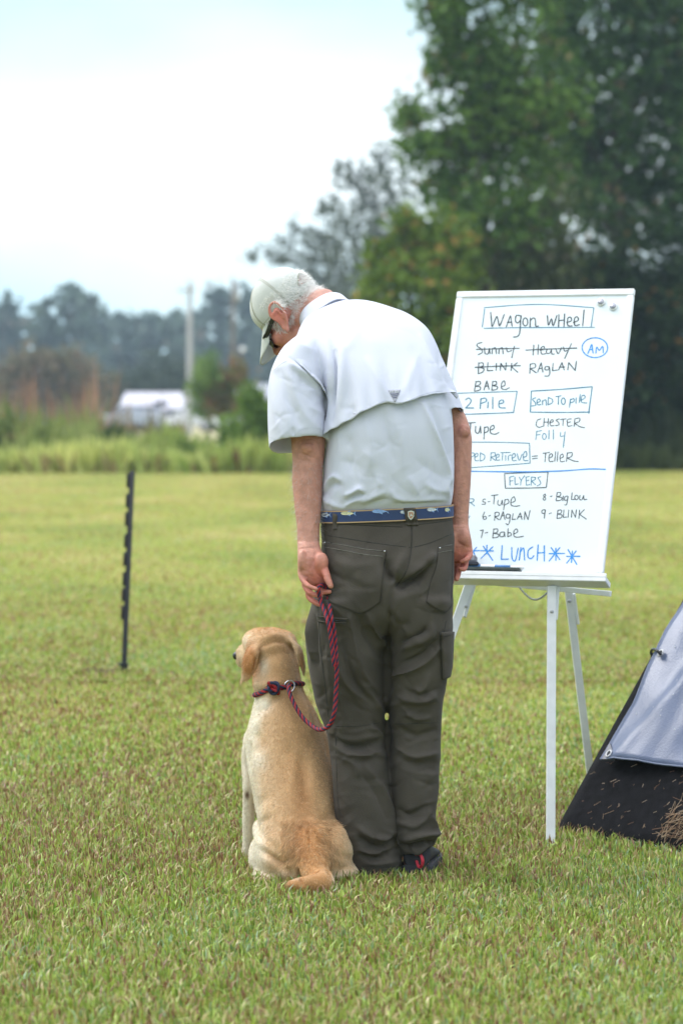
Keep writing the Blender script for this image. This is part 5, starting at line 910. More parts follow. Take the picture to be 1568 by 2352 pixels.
BF = [(HZ((720,480),(660,680),(670,900),(760,1060),(830,1090)), -3.0*mm_, 2.6), (HZ((560,950),(620,800),(690,640)), -1.6*mm_, 2.2), (HZ((350,920),(460,980),(530,1010)), -1.8*mm_, 1.8), (HZ((300,1070),(430,1090),(540,1150)), -2.0*mm_, 1.8), (HZ((290,420),(450,390),(740,370)), -2.0*mm_, 2.0), (HZ((300,470),(480,430),(700,400)), -1.0*mm_, 1.6), (HZ((860,960),(930,920),(980,860)), -1.5*mm_, 1.8),
 (HZ((540,1030),(640,1180),(700,1300)), -1.4*mm_, 2.2), (HZ((830,1090),(840,1150),(870,1220)), -2.5*mm_, 2), (HZ((430,1290),(470,1260)), -1*mm_, 1.5), (HZ((860,1130),(960,1100),(1050,1120)), -.9*mm_, 1.6), (HZ((600,700),(560,820),(580,960)), -1.2*mm_, 4),
 (Z1((640,2010),(720,1960),(850,1960),(920,2010)), -1.5*mm_, 1.8), (Z1((690,2010),(800,1990),(860,2030),(760,2070)), -1.8*mm_, 2), (Z1((620,2100),(720,2120),(820,2160),(900,2180)), -1.4*mm_, 2), (Z1((620,2060),(730,2080),(840,2110)), -1.2*mm_, 1.8), (Z1((660,2180),(780,2200),(880,2210)), -1.*mm_, 2), (Z2((290,1180),(330,1330),(320,1480)), 1.5*mm_, 7), (Z2((400,1250),(420,1400),(400,1560)), -1.2*mm_, 7), (Z2((270,1350),(300,1500),(320,1650)), -1*mm_, 5), (Z2((380,1690),(400,1640),(420,1600)), 1.5*mm_, 2.5),
 (Z2((1290,1100),(1340,1200),(1370,1330)), 2*mm_, 3), (Z2((1340,1030),(1370,1050),(1360,1080)), -2*mm_, 2.5), (Z2((1265,1580),(1310,1600),(1350,1590)), 1.2*mm_, 2.5), (Z2((1300,1130),(1260,1300),(1280,1450)), -2*mm_, 4),
 ([U6(*p) for p in ((640,560),(680,760),(830,860),(1010,960))], -2.5*mm_, 3), ([U6(*p) for p in ((1010,980),(1100,960),(1200,990))], -1.5*mm_, 1.6), ([U6(*p) for p in ((900,1270),(1000,1160),(1180,1110))], -1.8*mm_, 1.8), ([U6(*p) for p in ((480,300),(760,280),(1080,240))], -1.6*mm_, 1.8), ([U6(*p) for p in ((520,1180),(700,1150),(850,1270))], 1.5*mm_, 5), ([U6(*p) for p in ((700,480),(640,600),(560,700))], -1.5*mm_, 3)]
bv = fold(bv, n, xy, fc, BF); bv = bv + n * (wob(bv, 60, 1) * .0004)[:, None]
# --- natural skin tones (redder hands, ears, elbows)
bc = np.tile(np.array((.50, .245, .18)), (len(bv), 1)); w1 = np.clip(.5 + .5 * wob(bv, 22, 2), 0, 1)[:, None]; bc = bc * (1 - .25 * w1) + np.array((.44, .20, .14)) * .25 * w1
def dab(c, r, col, k):
    global bc
    q = (k * np.exp(-(((bv - c) ** 2).sum(1) / r ** 2)))[:, None]; bc = bc * (1 - q) + np.array(col) * q
for c_, r_ in ((P(715, 1375, YH), .05), (P(756, 1340, YH), .03), (P(735, 1310, YH), .04), (P(1055, 1290, YR), .06)): dab(c_, r_, (.58, .17, .13), .85)
dab(P(708, 1022, 7.45), .03, (.46, .20, .15), .7); dab(P(1066, 988, 7.57), .03, (.46, .20, .15), .7); dab(H(-.08, -.012, 0), .04, (.60, .17, .13), .9); dab(H(.08, -.012, 0), .04, (.62, .22, .18), .8); dab(H(-.03, .07, -.03), .07, (.58, .20, .15), .8); dab(H(0, -.09, .02), .08, (.68, .42, .37), .7)
M_body = mk('body', bv, bf, M_SKIN, man, True, bc)
for s_ in (-1, 1): q = MB(); q.ell(H(s_ * .031, .083, .003), (.012, .012, .012), AXH, n=14, k=8); q.obj('eye', mat('eyeball', (.75, .72, .70), .15), man)
# --- collar
mb = MB(); e1 = np.array((.85, 0, .53)); e1 -= NA * (e1 @ NA); e1 /= np.linalg.norm(e1); e2 = np.cross(NA, e1); th = np.linspace(0, 2 * np.pi, 64, endpoint=False)
def cring(r, h, tilt=0., wv=0.): return np.array([NC + e1 * r * math.cos(t) + e2 * r * .93 * math.sin(t) + NA * (h + tilt * math.sin(t) + wv * math.sin(5 * t)) for t in th])
mb.rings([cring(.069, -.03), cring(.067, .012), cring(.0665, .030, 0, .001), cring(.069, .0345, 0, .001), cring(.0735, .032, 0, .001), cring(.0785, .012, 0, .0015), cring(.0855, -.0065, 0, .003), cring(.086, -.0085, 0, .003), cring(.083, -.009, 0, .003), cring(.076, .008), cring(.0735, .004), cring(.0735, -.03)], True)
mb.obj('collar', M_SHIRT, shirt)
# --- cap
M_CAP = mat('pale_khaki_cotton', (.56, .575, .555), .9, spec=.2, var=.07, scale=25, bump=.001, bscale=250); M_CAPD = mat('cap_stitching', (.36, .36, .28), .9)
nt_, nk = 72, 26; CC = (0, -.006, .036); CRr = (.083, .1065, .0925)
def capp(th_, k, o=0.):
    """th_ angle from the front, k 0 crown .. 1 rim"""
    base = .006 + .020 * math.cos(th_) - .0 ; lo = (base - CC[2]) / CRr[2]; ph = math.acos(max(-1, min(1, 1 - (1 - lo) * k))); s_ = math.sin(ph)
    bumpy = .0015 * math.sin(3 * th_ + 6 * k) + .0012 * math.sin(7 * th_ - 5 * k)
    return H((CRr[0] + o + bumpy) * s_ * math.sin(th_), CC[1] + (CRr[1] + o + bumpy) * s_ * math.cos(th_), CC[2] + (CRr[2] + o) * math.cos(ph))
mb = MB(); V = []; ths = np.linspace(-math.pi, math.pi, nt_, endpoint=False); ks = np.linspace(.004, 1, nk)
for o_ in (0., -.003):
    for k in ks:
        for t in ths: V.append(capp(t, k, o_))
def hole(i, j):
    t = abs(abs(ths[j] + math.pi / nt_) - math.pi); k = (ks[i] + ks[i + 1]) / 2; return k < .86 and t < .42 and k > .62 + .18 * (t / .42) ** 2
F = []
for i in range(nk - 1):
    for j in range(nt_):
        if hole(i, j): continue
        j2 = (j + 1) % nt_; a, b, c_, d_ = i * nt_ + j, i * nt_ + j2, (i + 1) * nt_ + j2, (i + 1) * nt_ + j; o_ = nk * nt_; F += [(d_, c_, b, a), (o_ + a, o_ + b, o_ + c_, o_ + d_)]
F += [list(range(nt_))]
for j in range(nt_): j2 = (j + 1) % nt_; a, b = (nk - 1) * nt_ + j, (nk - 1) * nt_ + j2; F.append((a, b, nk * nt_ + b, nk * nt_ + a))
mb.add(V, F); cap = mb.obj('cap', M_CAP, man)
mb = MB(); V = []; na, nb_ = 30, 12; AM = 1.16
for o_ in (0, 1):
    for a in np.linspace(-AM, AM, na):
        b0 = capp(a, .985, .001); 
        for b in np.linspace(0, 1, nb_):
            L = .102 * math.cos(a / AM * 1.42) ** .42; q = b0 + (HF * .89 - HU * .46) * L * b + HU * (-.014 * (a / AM) ** 2 * b) - HU * .0035 * o_ ; V.append(q)
n1 = na * nb_; F = []
for i in range(na - 1):
    for j in range(nb_ - 1): a = i * nb_ + j; F += [(a, a + 1, a + nb_ + 1, a + nb_), (n1 + a, n1 + a + nb_, n1 + a + nb_ + 1, n1 + a + 1)]
for i in range(na - 1): a = i * nb_ + nb_ - 1; F.append((a, n1 + a, n1 + a + nb_, a + nb_))
for e_ in (0, na - 1):
    for j in range(nb_ - 1): a = e_ * nb_ + j; F.append((a, a + 1, n1 + a + 1, n1 + a) if e_ else (a + 1, a, n1 + a, n1 + a + 1))
mb.add(V, F); mb.obj('brim', M_CAP, cap)
mb = MB()
for t in (-math.pi / 3, -2 * math.pi / 3, math.pi / 3, 2 * math.pi / 3, 0): 
    for d_ in (-.016, .016): pts = [capp(t + d_ / max(.2, k ** .5), k, .0006) for k in np.linspace(.03, 1, 24)]; mb.tube(pts, [.0008] * 24, 5)
for kk in (.93, .99): mb.tube([capp(t, kk, .0006) for t in np.linspace(-2.6, 2.6, 60)], [.0008] * 60, 5)
mb.tube([capp(math.pi - q, .62 + .18 * (abs(q) / .42) ** 2 - .01, .0006) for q in np.linspace(-.44, .44, 24)], [.0014] * 24, 6)
mb.obj('stitching', M_CAPD, cap); mb = MB(); mb.ell(H(0, CC[1], CC[2] + CRr[2] + .001), (.007, .007, .004), AXH, n=12, k=6); mb.obj('button', M_CAP, cap)
# --- sunglasses
gl = MB()
for s_ in (-1, 1): gl.bar(H(s_ * .0795, -.005, .010), H(s_ * .0745, .070, -.004), .014, .004, up=HR); gl.bar(H(s_ * .0795, -.005, .010), H(s_ * .078, -.025, .002), .005, .003, up=HR)
gl.tube(cat([H(a, b, .002) for a, b in ((-.0745, .068), (-.066, .086), (-.037, .101), (0, .105), (.037, .101), (.066, .086), (.0745, .068))], 4), [.0028] * 25, 6); sg = gl.obj('sunglasses', M_BLACK, man)
for s_ in (-1, 1):
    q = MB(); A = [H(s_ * a, b, u) for u in (.002, -.036) for a, b in ((.0745, .070), (.066, .086), (.037, .101), (.010, .104))]; B_ = [p + HF * .0025 for p in A]; q.add(np.array(A + B_), [(0, 1, 5, 4), (1, 2, 6, 5), (2, 3, 7, 6), (8, 12, 13, 9), (9, 13, 14, 10), (10, 14, 15, 11), (0, 4, 12, 8), (3, 11, 15, 7), (4, 5, 13, 12), (5, 6, 14, 13), (6, 7, 15, 14), (0, 8, 9, 1), (1, 9, 10, 2), (2, 10, 11, 3)]); q.obj('lens', mat('dark_lens', (.01, .01, .012), .06, spec=.8, var=0), sg)
# --- white hair
lc = (bv - HC) @ np.stack([HR, HF, HU], 1); hm = (np.linalg.norm(lc - [0, -.01, .02], axis=1) < .125) & (lc[:, 1] < .012 + .45 * np.maximum(0, -lc[:, 2] - 0)) & (lc[:, 2] > -.040 - .10 * np.minimum(0, lc[:, 1])) & (lc[:, 2] < .065)
ear = (np.abs(lc[:, 0]) > .060) & (lc[:, 1] > -.040) & (lc[:, 1] < .014) & (lc[:, 2] < .048) & (lc[:, 2] > -.06); sb_ = (np.abs(lc[:, 0]) > .045) & (lc[:, 1] > .008) & (lc[:, 1] < .038) & (lc[:, 2] > -.030) & (lc[:, 2] < .03)
def grow(name, keep, cnt, L, dirf, rad, col, m_, par, v, f, k=5, curl=.2):
    t, B_ = samples(v, f, cnt, keep); nn = normals(v, f); p = (v[t] * B_[..., None]).sum(1); q = (nn[t] * B_[..., None]).sum(1); d = dirf(p, q); d /= np.linalg.norm(d, axis=1)[:, None]
    Ls = (L[0] + (L[1] - L[0]) * rng.random(cnt))[:, None]; cu = rng.normal(size=(cnt, 3)) * curl; pts = [p - q * .0005]
    for i in range(1, k): s_ = i / (k - 1); pts.append(p + (d + cu * s_) * Ls * s_ + q * Ls * .22 * math.sin(s_ * 2.4))
    return strands(name, p, np.stack(pts, 1), rad, m_, par, col(p, cnt))
M_HAIR = mat('white_hair', vcol=True, rough=.4, var=.03, spec=.4, trans=.4)
def hd(p, q): return -HU * .75 - HF * .35 + q * .45 + rng.normal(size=p.shape) * .28
whc = lambda p, c: np.clip(rng.normal(.92, .05, (c, 1)), .7, .98) * np.array((1, .985, .965))
grow('hair', hm & ~ear, 4200, (.008, .019), hd, .00050, whc, M_HAIR, man, bv, bf)
grow('sideburns', sb_ & (lc[:, 1] > .014), 420, (.008, .018), lambda p, q: -HU * .9 + HF * .2 + q * .4 + rng.normal(size=p.shape) * .3, .00050, whc, M_HAIR, man, bv, bf)
am = (xy[:, 1] > 1060) & (xy[:, 1] < 1245) & (xy[:, 0] < 745) & (xy[:, 0] > 660) & (bv[:, 1] < 7.56)
grow('arm_hair', am, 900, (.010, .022), lambda p, q: q * .6 + np.array((0, 0, -.7)) + rng.normal(size=p.shape) * .35, .00013, lambda p, c: np.full((c, 3), .6), M_HAIR, man, bv, bf)
# --- shoes
M_SHOE = mat('dark_shoe', (.022, .023, .028), .75, var=.3, scale=40, bump=.001, bscale=200); M_SOLE = mat('grey_sole', (.035, .036, .045), .8, var=.3, scale=60)
def shoe(px, py, Y0, tw):
    c0 = P(px, py, Y0); c0[2] = 0; D = np.array((math.sin(tw), math.cos(tw), 0)); X = np.array((math.cos(tw), -math.sin(tw), 0)); prof = [(0, .026, .05, .028), (.006, .034, .078, .026), (.03, .039, .098, .026), (.07, .039, .10, .026), (.11, .04, .085, .026), (.16, .045, .07, .026), (.21, .049, .056, .026), (.26, .042, .046, .026), (.285, .028, .038, .026), (.297, .012, .032, .027)]
    th = np.linspace(0, 2 * np.pi, 24, endpoint=False); q = MB(); q.rings([[c0 + D * d + X * (w_ * np.sign(math.cos(t)) * abs(math.cos(t)) ** .8) + np.array((0, 0, lo - .004 + (h_ - lo) * (.5 + .5 * math.sin(t)))) for t in th] for d, w_, h_, lo in prof]); s_ = q.obj('shoe', M_SHOE, man)
    q = MB(); out_ = [(d, w_ * 1.06 + .003) for d, w_, *_ in prof]; ol = [c0 + D * (d - .004) + X * w_ for d, w_ in out_] + [c0 + D * (d - .004) - X * w_ for d, w_ in out_[::-1]]; n_ = len(ol); A = [p + np.array((0, 0, .001)) for p in ol] + [p + np.array((0, 0, .028 + .006 * (i in (0, n_ - 1)))) for i, p in enumerate(ol)]; q.add(np.array(A), [list(range(n_))[::-1], list(range(n_, 2 * n_))] + [(i, (i + 1) % n_, n_ + (i + 1) % n_, n_ + i) for i in range(n_)]); q.obj('sole', M_SOLE, s_, False); return s_
shoe(882, 2009, 7.44, -.10); rs = shoe(955, 2006, 7.445, .12)
q = MB(); lp_ = cat([P(956, 1962, 7.44), P(966, 1965, 7.425), P(970, 1977, 7.418), P(968, 1989, 7.422), P(961, 1990, 7.43), P(957, 1979, 7.44)], 5); q.tube(lp_, [.0052] * len(lp_), 10, flat=.35, side=(.5, -.85, .1)); q.obj('pull_loop', mat('red_webbing', (.42, .02, .04), .7, var=.1), rs)
# ------------------------------------------------------------------ the dog
def D5(*p): return [(516.7 + x / 5.462, 1406.7 + y / 5.462) for x, y in p]
def D6(*p): return [(516.7 + x / 4.5516, 1693.7 + y / 4.5516) for x, y in p]
dog = empty('dog', (P(690, 2000, 7.5)[0], 7.5, 0)); tag(dog, 'yellow labrador sitting on the grass, seen from behind, with a red and navy slip lead', 'dog')
mb = MB()
mb.rings(slices(dense([(2036,655,770,7.37,7.56,0,0),(2022,628,788,7.335,7.60,0,0),(1990,608,798,7.305,7.64,0,0),(1945,602,794,7.305,7.66,0,0),(1900,597,782,7.335,7.68,0,0),(1850,586,773,7.375,7.72,0,0),(1800,577,771,7.41,7.76,0,0),(1750,568,760,7.445,7.79,0,0),(1700,566,746,7.475,7.81,0,0),(1660,573,735,7.50,7.81,0,0),(1625,582,719,7.525,7.80,0,0),(1595,588,700,7.55,7.78,0,0),(1570,581,692,7.56,7.78,0,0),(1540,583,686,7.575,7.80,0,0),(1510,585,682,7.59,7.82,0,0),(1480,592,672,7.62,7.82,0,0)], 4), e=2.15))
# head: skull, brow, muzzle turned to the side and away
mb.ell(P(620, 1490, 7.70), (.070, .098, .060)); mb.ell(P(600, 1474, 7.735), (.055, .07, .040)); mb.ell(P(646, 1478, 7.70), (.045, .07, .038)); mb.ell(P(622, 1515, 7.71), (.072, .085, .05))
md = np.array((-.46, .88, -.12)); md /= np.linalg.norm(md); m0 = P(598, 1502, 7.78); m1 = m0 + md * .095
mb.tube(cat([m0, m0 + md * .05, m1], 5), np.linspace(.050, .034, 11), 18, flat=.95); mb.ell(m1 + np.array((0, 0, -.014)), (.030, .030, .026)); mb.ell(m1 + md * .028 + np.array((0, 0, .014)), (.014, .012, .011))
mb.ell(P(580, 1475, 7.79), (.022, .03, .016))
# ears
def flap(path, rad, fl_, side): q = cat(np.array(path), 5); k = np.linspace(0, 1, len(q)); mb.tube(q, np.interp(k, np.linspace(0, 1, len(rad)), rad), 16, flat=fl_, side=side)
flap([P(597, 1473, 7.645), P(580, 1498, 7.605), P(573, 1525, 7.595), P(567, 1547, 7.60), P(556, 1564, 7.61), P(551, 1575, 7.615)], [.020, .027, .028, .022, .010, .005], .40, (.55, .80, 0))
flap([P(668, 1470, 7.65), P(684, 1490, 7.63), P(692, 1518, 7.63), P(697, 1540, 7.635), P(697, 1552, 7.64)], [.014, .018, .016, .011, .006], .45, (-.8, .55, 0))
# forelegs
def limb(pts, rad, fl_=.9): q = cat(np.array([P(*p) for p in pts]), 5); k = np.linspace(0, 1, len(q)); mb.tube(q, np.interp(k, np.linspace(0, 1, len(rad)), rad), 16, flat=fl_)
limb([(600,1700,7.70),(588,1745,7.71),(576,1795,7.685),(572,1822,7.685),(571,1870,7.70),(568,1930,7.715),(566,1965,7.72)], [.05,.042,.024,.0185,.0165,.013,.0145], 1.2)
mb.ell(P(565, 1982, 7.735), (.017, .034, .014)); mb.ell(P(570, 1985, 7.77), (.017, .03, .012))
limb([(722,1700,7.70),(735,1750,7.72),(742,1810,7.70),(744,1870,7.71),(745,1930,7.715),(746,1965,7.72)], [.05,.042,.026,.020,.016,.0145], 1.2); mb.ell(P(746, 1982, 7.74), (.018, .038, .014))
# thighs, hind feet
mb.ell(P(640, 1955, 7.50), (.072, .165, .088)); mb.ell(P(604, 1965, 7.55), (.040, .12, .058)); mb.ell(P(625, 2008, 7.47), (.056, .13, .034)); mb.ell(P(598, 1905, 7.62), (.022, .055, .03))
mb.ell(P(755, 1945, 7.50), (.080, .165, .085)); mb.ell(P(789, 1958, 7.53), (.053, .12, .072)); mb.ell(P(775, 1995, 7.49), (.068, .13, .038))
mb.ell(P(592, 2024, 7.44), (.020, .045, .016)); mb.ell(P(584, 2022, 7.50), (.018, .10, .015)); mb.ell(P(806, 2015, 7.45), (.020, .05, .018)); mb.ell(P(812, 2012, 7.54), (.02, .10, .016))
# tail
tq = cat(np.array([P(712, 1910, 7.385), P(715, 1955, 7.315), P(723, 2000, 7.262), P(737, 2028, 7.225), P(741, 2043, 7.20), P(725, 2052, 7.18), P(697, 2052, 7.17), P(668, 2054, 7.165)]), 5); tq[:, 2] = np.maximum(tq[:, 2], .026)
mb.tube(tq, np.interp(np.linspace(0, 1, len(tq)), [0, .2, .4, .6, .75, .9, 1], [.042, .041, .036, .031, .026, .022, .014]), 16)
dv, df = remesh(mb, .0042, 9)
n = normals(dv, df); fc = facing(dv, n); xy = proj(dv)
DF = [(D5((300,380),(420,330),(560,300),(700,300),(820,380)), 3*mm_, 9), (D5((420,500),(480,410),(600,360),(740,370),(850,450),(900,600)), -4.5*mm_, 6), (D5((410,540),(380,680),(330,790)), -6*mm_, 4), (D5((920,560),(945,700),(950,800)), -4*mm_, 4), (D5((395,1040),(560,960),(720,940),(860,900),(950,890)), -5*mm_, 5), (D5((340,960),(400,900),(480,880)), 3*mm_, 8), (D5((420,940),(560,890),(700,860)), 2*mm_, 6),
 (D5((380,1270),(520,1200),(640,1080),(760,1010)), -3*mm_, 7), (D5((300,1500),(420,1380),(470,1250)), 3*mm_, 12), (D5((1030,1080),(1120,1250),(1150,1450)), -5*mm_, 9), (D5((950,1000),(1050,1300),(1090,1500)), 4*mm_, 11), (D5((400,1500),(440,1650),(380,1800)), -4*mm_, 12),
 (D6((260,60),(240,220),(250,400),(270,560)), -7*mm_, 5), (D6((330,150),(300,350),(290,560)), 3*mm_, 8), (D6((640,100),(780,260),(830,480),(840,700)), -3.5*mm_, 14), (D6((760,100),(720,300),(700,520),(720,760)), 2.5*mm_, 12), (D6((900,150),(920,400),(900,680)), 2.5*mm_, 14), (D6((340,840),(360,700),(470,600)), -3*mm_, 12), (D6((290,1000),(350,900),(480,830)), -4*mm_, 8), (D6((280,940),(330,1060),(400,1160)), 3*mm_, 9),
 (D6((380,1170),(470,1240),(560,1300),(680,1260)), -9*mm_, 8), (D6((560,1330),(650,1400),(700,1480)), -5*mm_, 8), (D6((400,1000),(520,1060),(640,1150)), 3*mm_, 14), (D6((780,1250),(770,1360),(800,1500),(820,1550)), -9*mm_, 4), (D6((1060,1250),(1095,1370),(1120,1470)), -9*mm_, 5), (D6((1100,1180),(1040,1130),(960,1080)), -4*mm_, 7), (D6((860,900),(870,1050),(870,1180)), -3*mm_, 7), (D6((1160,740),(1220,900),(1250,1050)), 3*mm_, 10), (D6((1140,760),(1060,850),(940,900)), -4*mm_, 12), (D6((1150,1200),(1250,1250),(1390,1270)), -3*mm_, 9)]
dv = fold(dv, n, xy, fc, [(p_, a_ * 1.9, w_) for p_, a_, w_ in DF]); dv = dv + n * (wob(dv, 26, 2) * .0010)[:, None]; dv = lap(dv, df, 2, .4); dv[:, 2] = np.maximum(dv[:, 2], .001)
n = normals(dv, df); xy = proj(dv)
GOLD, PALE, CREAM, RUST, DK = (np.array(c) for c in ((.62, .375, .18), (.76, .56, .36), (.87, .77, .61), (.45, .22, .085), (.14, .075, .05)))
def dogcol(p, q):
    xy = proj(p); X, Yy = xy[:, 0], xy[:, 1]; c = np.tile(GOLD, (len(p), 1))
    def mixc(col, wt): nonlocal c; wt = np.clip(wt, 0, 1)[:, None]; c = c * (1 - wt) + col * wt
    sx = np.interp(Yy, [1480, 1560, 1620, 1700, 1800, 1900, 1960, 2040], [625, 640, 668, 675, 690, 702, 710, 716]); hw = np.interp(Yy, [1480, 1560, 1640, 1760, 1900, 2030], [62, 55, 70, 100, 105, 110])
    u = (X - sx) / hw; w_ = .5 + .5 * wob(p, 11, 1) * .5
    mixc(PALE, np.abs(u) ** 2.2 * 1.0 * (.7 + .5 * w_)); mixc(CREAM, (np.clip(np.abs(u) - .86, 0, 1) * 4.6) * (Yy > 1600) * (.5 + .7 * w_))  # pale flanks; the bright rim highlight is painted into the cream too
    mixc(RUST, np.exp(-((X - sx) / 26) ** 2) * np.exp(-((Yy - 1835) / 85) ** 2) * .75); mixc(DK * 1.6, np.exp(-((X - 706) / 24) ** 2) * np.exp(-((Yy - 1940) / 26) ** 2) * .4); mixc(RUST, np.exp(-((X - 712) / 34) ** 2) * np.exp(-((Yy - 1935) / 40) ** 2) * .9)
    mixc(CREAM, 1.1 * np.exp(-((X - 606) / 15) ** 2 - ((Yy - 1618) / 17) ** 2)); mixc(CREAM, .8 * np.exp(-((X - 592) / 20) ** 2 - ((Yy - 1745) / 26) ** 2)); mixc(CREAM, .7 * np.exp(-((X - 605) / 12) ** 2 - ((Yy - 1530) / 22) ** 2)); mixc(CREAM, .4 * np.exp(-((X - 566) / 14) ** 2 - ((Yy - 1468) / 16) ** 2))  # last dab paints the white highlight on the brow
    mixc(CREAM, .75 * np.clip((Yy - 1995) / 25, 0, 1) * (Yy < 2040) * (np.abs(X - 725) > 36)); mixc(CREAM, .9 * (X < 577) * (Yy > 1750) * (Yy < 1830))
    er_ = np.exp(-((X - 572) / 20) ** 2 - ((Yy - 1520) / 40) ** 2) * (p[:, 1] < 7.68); mixc(np.array((.46, .21, .07)), er_ * 1.5); mixc(np.array((.50, .27, .12)), np.exp(-((X - 693) / 9) ** 2 - ((Yy - 1520) / 34) ** 2) * 1.1)
    tl_ = np.clip((2035 - Yy) / 10, 0, 1) * 0; dt = pdist(xy, proj(tq))[0]; mixc(np.array((.52, .27, .105)), np.clip(1.3 - dt / 26, 0, 1) * (p[:, 1] < 7.34) * 1.0); mixc(CREAM, np.exp(-((X - 769) / 7) ** 2 - ((Yy - 2042) / 9) ** 2) * (p[:, 1] < 7.32))
    mixc(DK, 1.1 * np.exp(-((X - 568) / 5.5) ** 2 - ((Yy - 1826) / 9) ** 2)); mixc(DK * .3, 1.4 * np.exp(-(((p - (m1 + md * .034 + np.array((0, 0, .014)))) ** 2).sum(1) / .018 ** 2)))
    return c * (1 + .05 * wob(p, 34, 0)[:, None])
M_FUR = mat('golden_coat', vcol=True, rough=.7, var=.08, scale=70, bump=.0015, bscale=260, spec=.25, sheen=.25)
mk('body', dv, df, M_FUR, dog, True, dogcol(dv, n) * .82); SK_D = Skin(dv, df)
def dd(p, q):
    xy = proj(p); dx = (xy[:, 0] - np.interp(xy[:, 1], [1480, 1700, 1900, 2040], [630, 675, 705, 716])) / 100; d = np.stack([.35 * dx, 0 * dx + .05, -np.ones(len(p))], -1)
    d = d - q * (d * q).sum(1)[:, None]; d /= np.linalg.norm(d, axis=1)[:, None] + 1e-6; return d + q * .10 + rng.normal(size=p.shape) * .16 + np.stack([wob(p, 14, 1), 0 * dx, wob(p, 12, 3)], -1) * .12
M_HAIRD = mat('golden_hair', vcol=True, rough=.55, var=.05, spec=.15)
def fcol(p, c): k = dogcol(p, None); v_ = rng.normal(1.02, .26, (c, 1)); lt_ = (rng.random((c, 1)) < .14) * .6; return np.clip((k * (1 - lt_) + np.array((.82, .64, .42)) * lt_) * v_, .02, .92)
keep = (xy[:, 1] > 1430) & (dv[:, 2] > .006)
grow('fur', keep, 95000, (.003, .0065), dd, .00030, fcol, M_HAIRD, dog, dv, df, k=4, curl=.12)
lng = (xy[:, 1] > 1880) & (xy[:, 1] < 1985) & (np.abs(xy[:, 0] - 715) < 70) & (dv[:, 1] < 7.5)
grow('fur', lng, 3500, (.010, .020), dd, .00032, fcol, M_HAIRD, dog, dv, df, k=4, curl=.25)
q = MB(); q.ell(P(544.5, 1506, 7.865), (.013, .016, .013), n=14, k=8); q.obj('nose', mat('black_nose', (.015, .012, .012), .3), dog); q = MB()
e_ = P(573, 1488, 7.83); q.ell(e_, (.010, .010, .009), n=12, k=8); q.obj('eye', mat('dark_eye', (.02, .012, .01), .08, var=0), dog)
# ------------------------------------------------------------------ braided slip lead held in the hand
M_RED = mat('red_cord', (.32, .012, .018), .75, var=.25, scale=400, bump=.0006, bscale=900); M_NAV = mat('navy_cord', (.012, .02, .055), .8, var=.25, scale=400, bump=.0006, bscale=900)
lead = empty('leash', P(657, 1577, 7.5)); tag(lead, 'red and navy braided slip lead running from the hand to the dog', 'leash')
def resample(p, step):
    L = np.concatenate([[0], np.cumsum(np.linalg.norm(np.diff(p, axis=0), axis=1))]); s_ = np.arange(0, L[-1], step); return np.stack([np.interp(s_, L, p[:, k]) for k in range(3)], -1)
def braid(path, nm, R0=.0030, r0=.0031, pitch=.042, ph0=0.):
    p = resample(cat(np.array(path), 12), .0022); T = np.gradient(p, axis=0); T /= np.linalg.norm(T, axis=1)[:, None]; x = np.cross(T, (0.05, 1, 0.03)); x /= np.linalg.norm(x, axis=1)[:, None] + 1e-9; y = np.cross(T, x); s_ = np.arange(len(p)) * .0022; par = None
    for k in range(4):
        a = s_ / pitch * 2 * np.pi + k * np.pi / 2 + ph0; q = p + x * (R0 * np.cos(a))[:, None] + y * (R0 * np.sin(a))[:, None]; mb = MB(); mb.tube(q, [r0] * len(q), 8); mb.obj(nm, M_RED if k % 2 else M_NAV, lead)
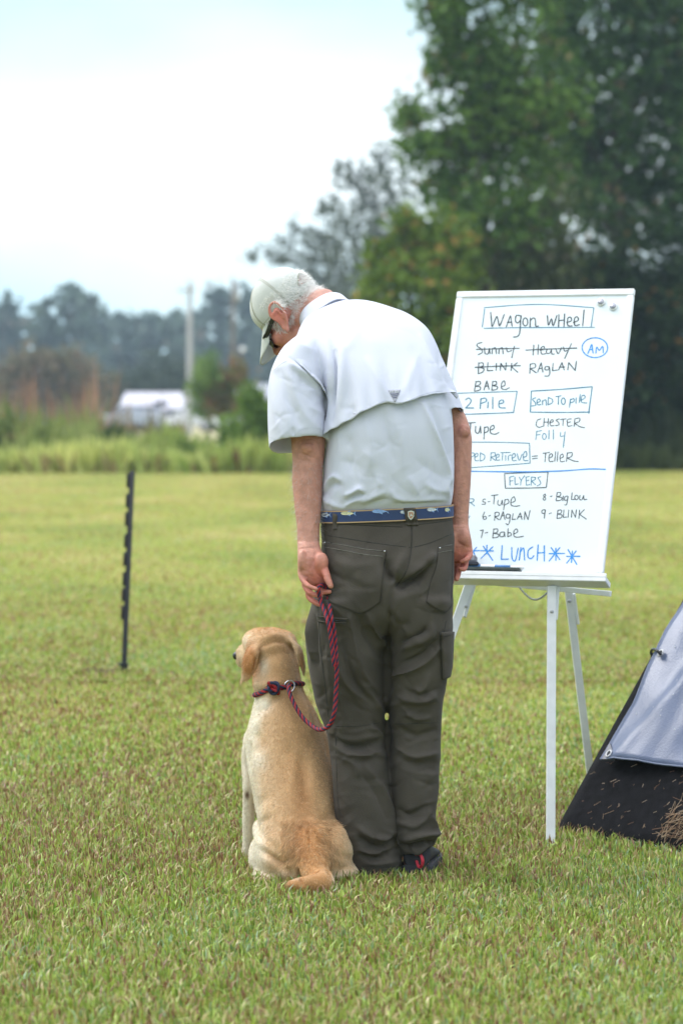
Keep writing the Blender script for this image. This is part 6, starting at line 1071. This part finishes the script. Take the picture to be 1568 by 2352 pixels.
braid([P(734, 1372, YH - .022), P(731, 1352, YH - .030), P(735, 1346, YH - .022), P(742, 1344, YH - .012), P(748, 1350, YH + .0), P(751, 1362, YH + .01), P(755, 1378, 7.375), P(757, 1395, 7.345), P(761, 1420, 7.325), P(767, 1450, 7.325), P(770.5, 1490, 7.325), P(772, 1520, 7.325), P(773, 1550, 7.33), P(771, 1600, 7.335), P(767, 1640, 7.34), P(758, 1664, 7.36), P(745, 1674, 7.38), P(730, 1675, 7.41), P(712, 1664, 7.45), P(695, 1648, 7.47), P(680, 1625, 7.49), P(668, 1600, 7.51), P(663, 1582, 7.525), P(664, 1573, 7.535)], 'cord')
braid([P(734, 1370, YH - .022), P(738, 1388, YH - .030), P(745, 1402, 7.34), P(752, 1425, 7.318), P(758, 1450, 7.313), P(762, 1480, 7.313), P(765, 1505, 7.313), P(768, 1530, 7.315)], 'cord', ph0=.8)
def col_path(pts, off=.006): return [SK_D.hit(*p, off)[0] for p in pts]
braid(col_path([(653, 1576), (645, 1579), (634, 1582), (618, 1587), (604, 1592), (594, 1595), (589.5, 1596)]) + [P(588, 1595, 7.66), P(592, 1588, 7.75), P(620, 1584, 7.80), P(660, 1577, 7.79), P(690, 1572, 7.70)] + col_path([(690.5, 1572), (684, 1571.5), (676, 1572), (666, 1575)]), 'collar_loop', .0036, .0036, .042)
kc = SK_D.hit(629, 1581, .012)[0]; mb = MB()
for i in range(2):
    mb = MB(); pts = [kc + np.array((.014 * math.sin(2 * t + i), -.006 + .007 * math.cos(3 * t + i), .013 * math.cos(t * 2 + 2.2 * i) + .004 * math.sin(3 * t))) for t in np.linspace(0, 6.283, 48)]; mb.tube(pts, [.0046] * 48, 8); mb.obj('knot', M_RED if i else M_NAV, lead)
rc, rn = SK_D.hit(658.5, 1577, .010); e1_ = np.array((1., .25, 0)); e1_ /= np.linalg.norm(e1_); e2_ = np.array((.05, .2, 1)); mb = MB(); mb.tube([rc + e1_ * .0145 * math.cos(t) + e2_ * .0155 * math.sin(t) for t in np.linspace(0, 6.283, 49)], [.0021] * 49, 10, round_=False); mb.obj('ring', M_STEEL, lead)
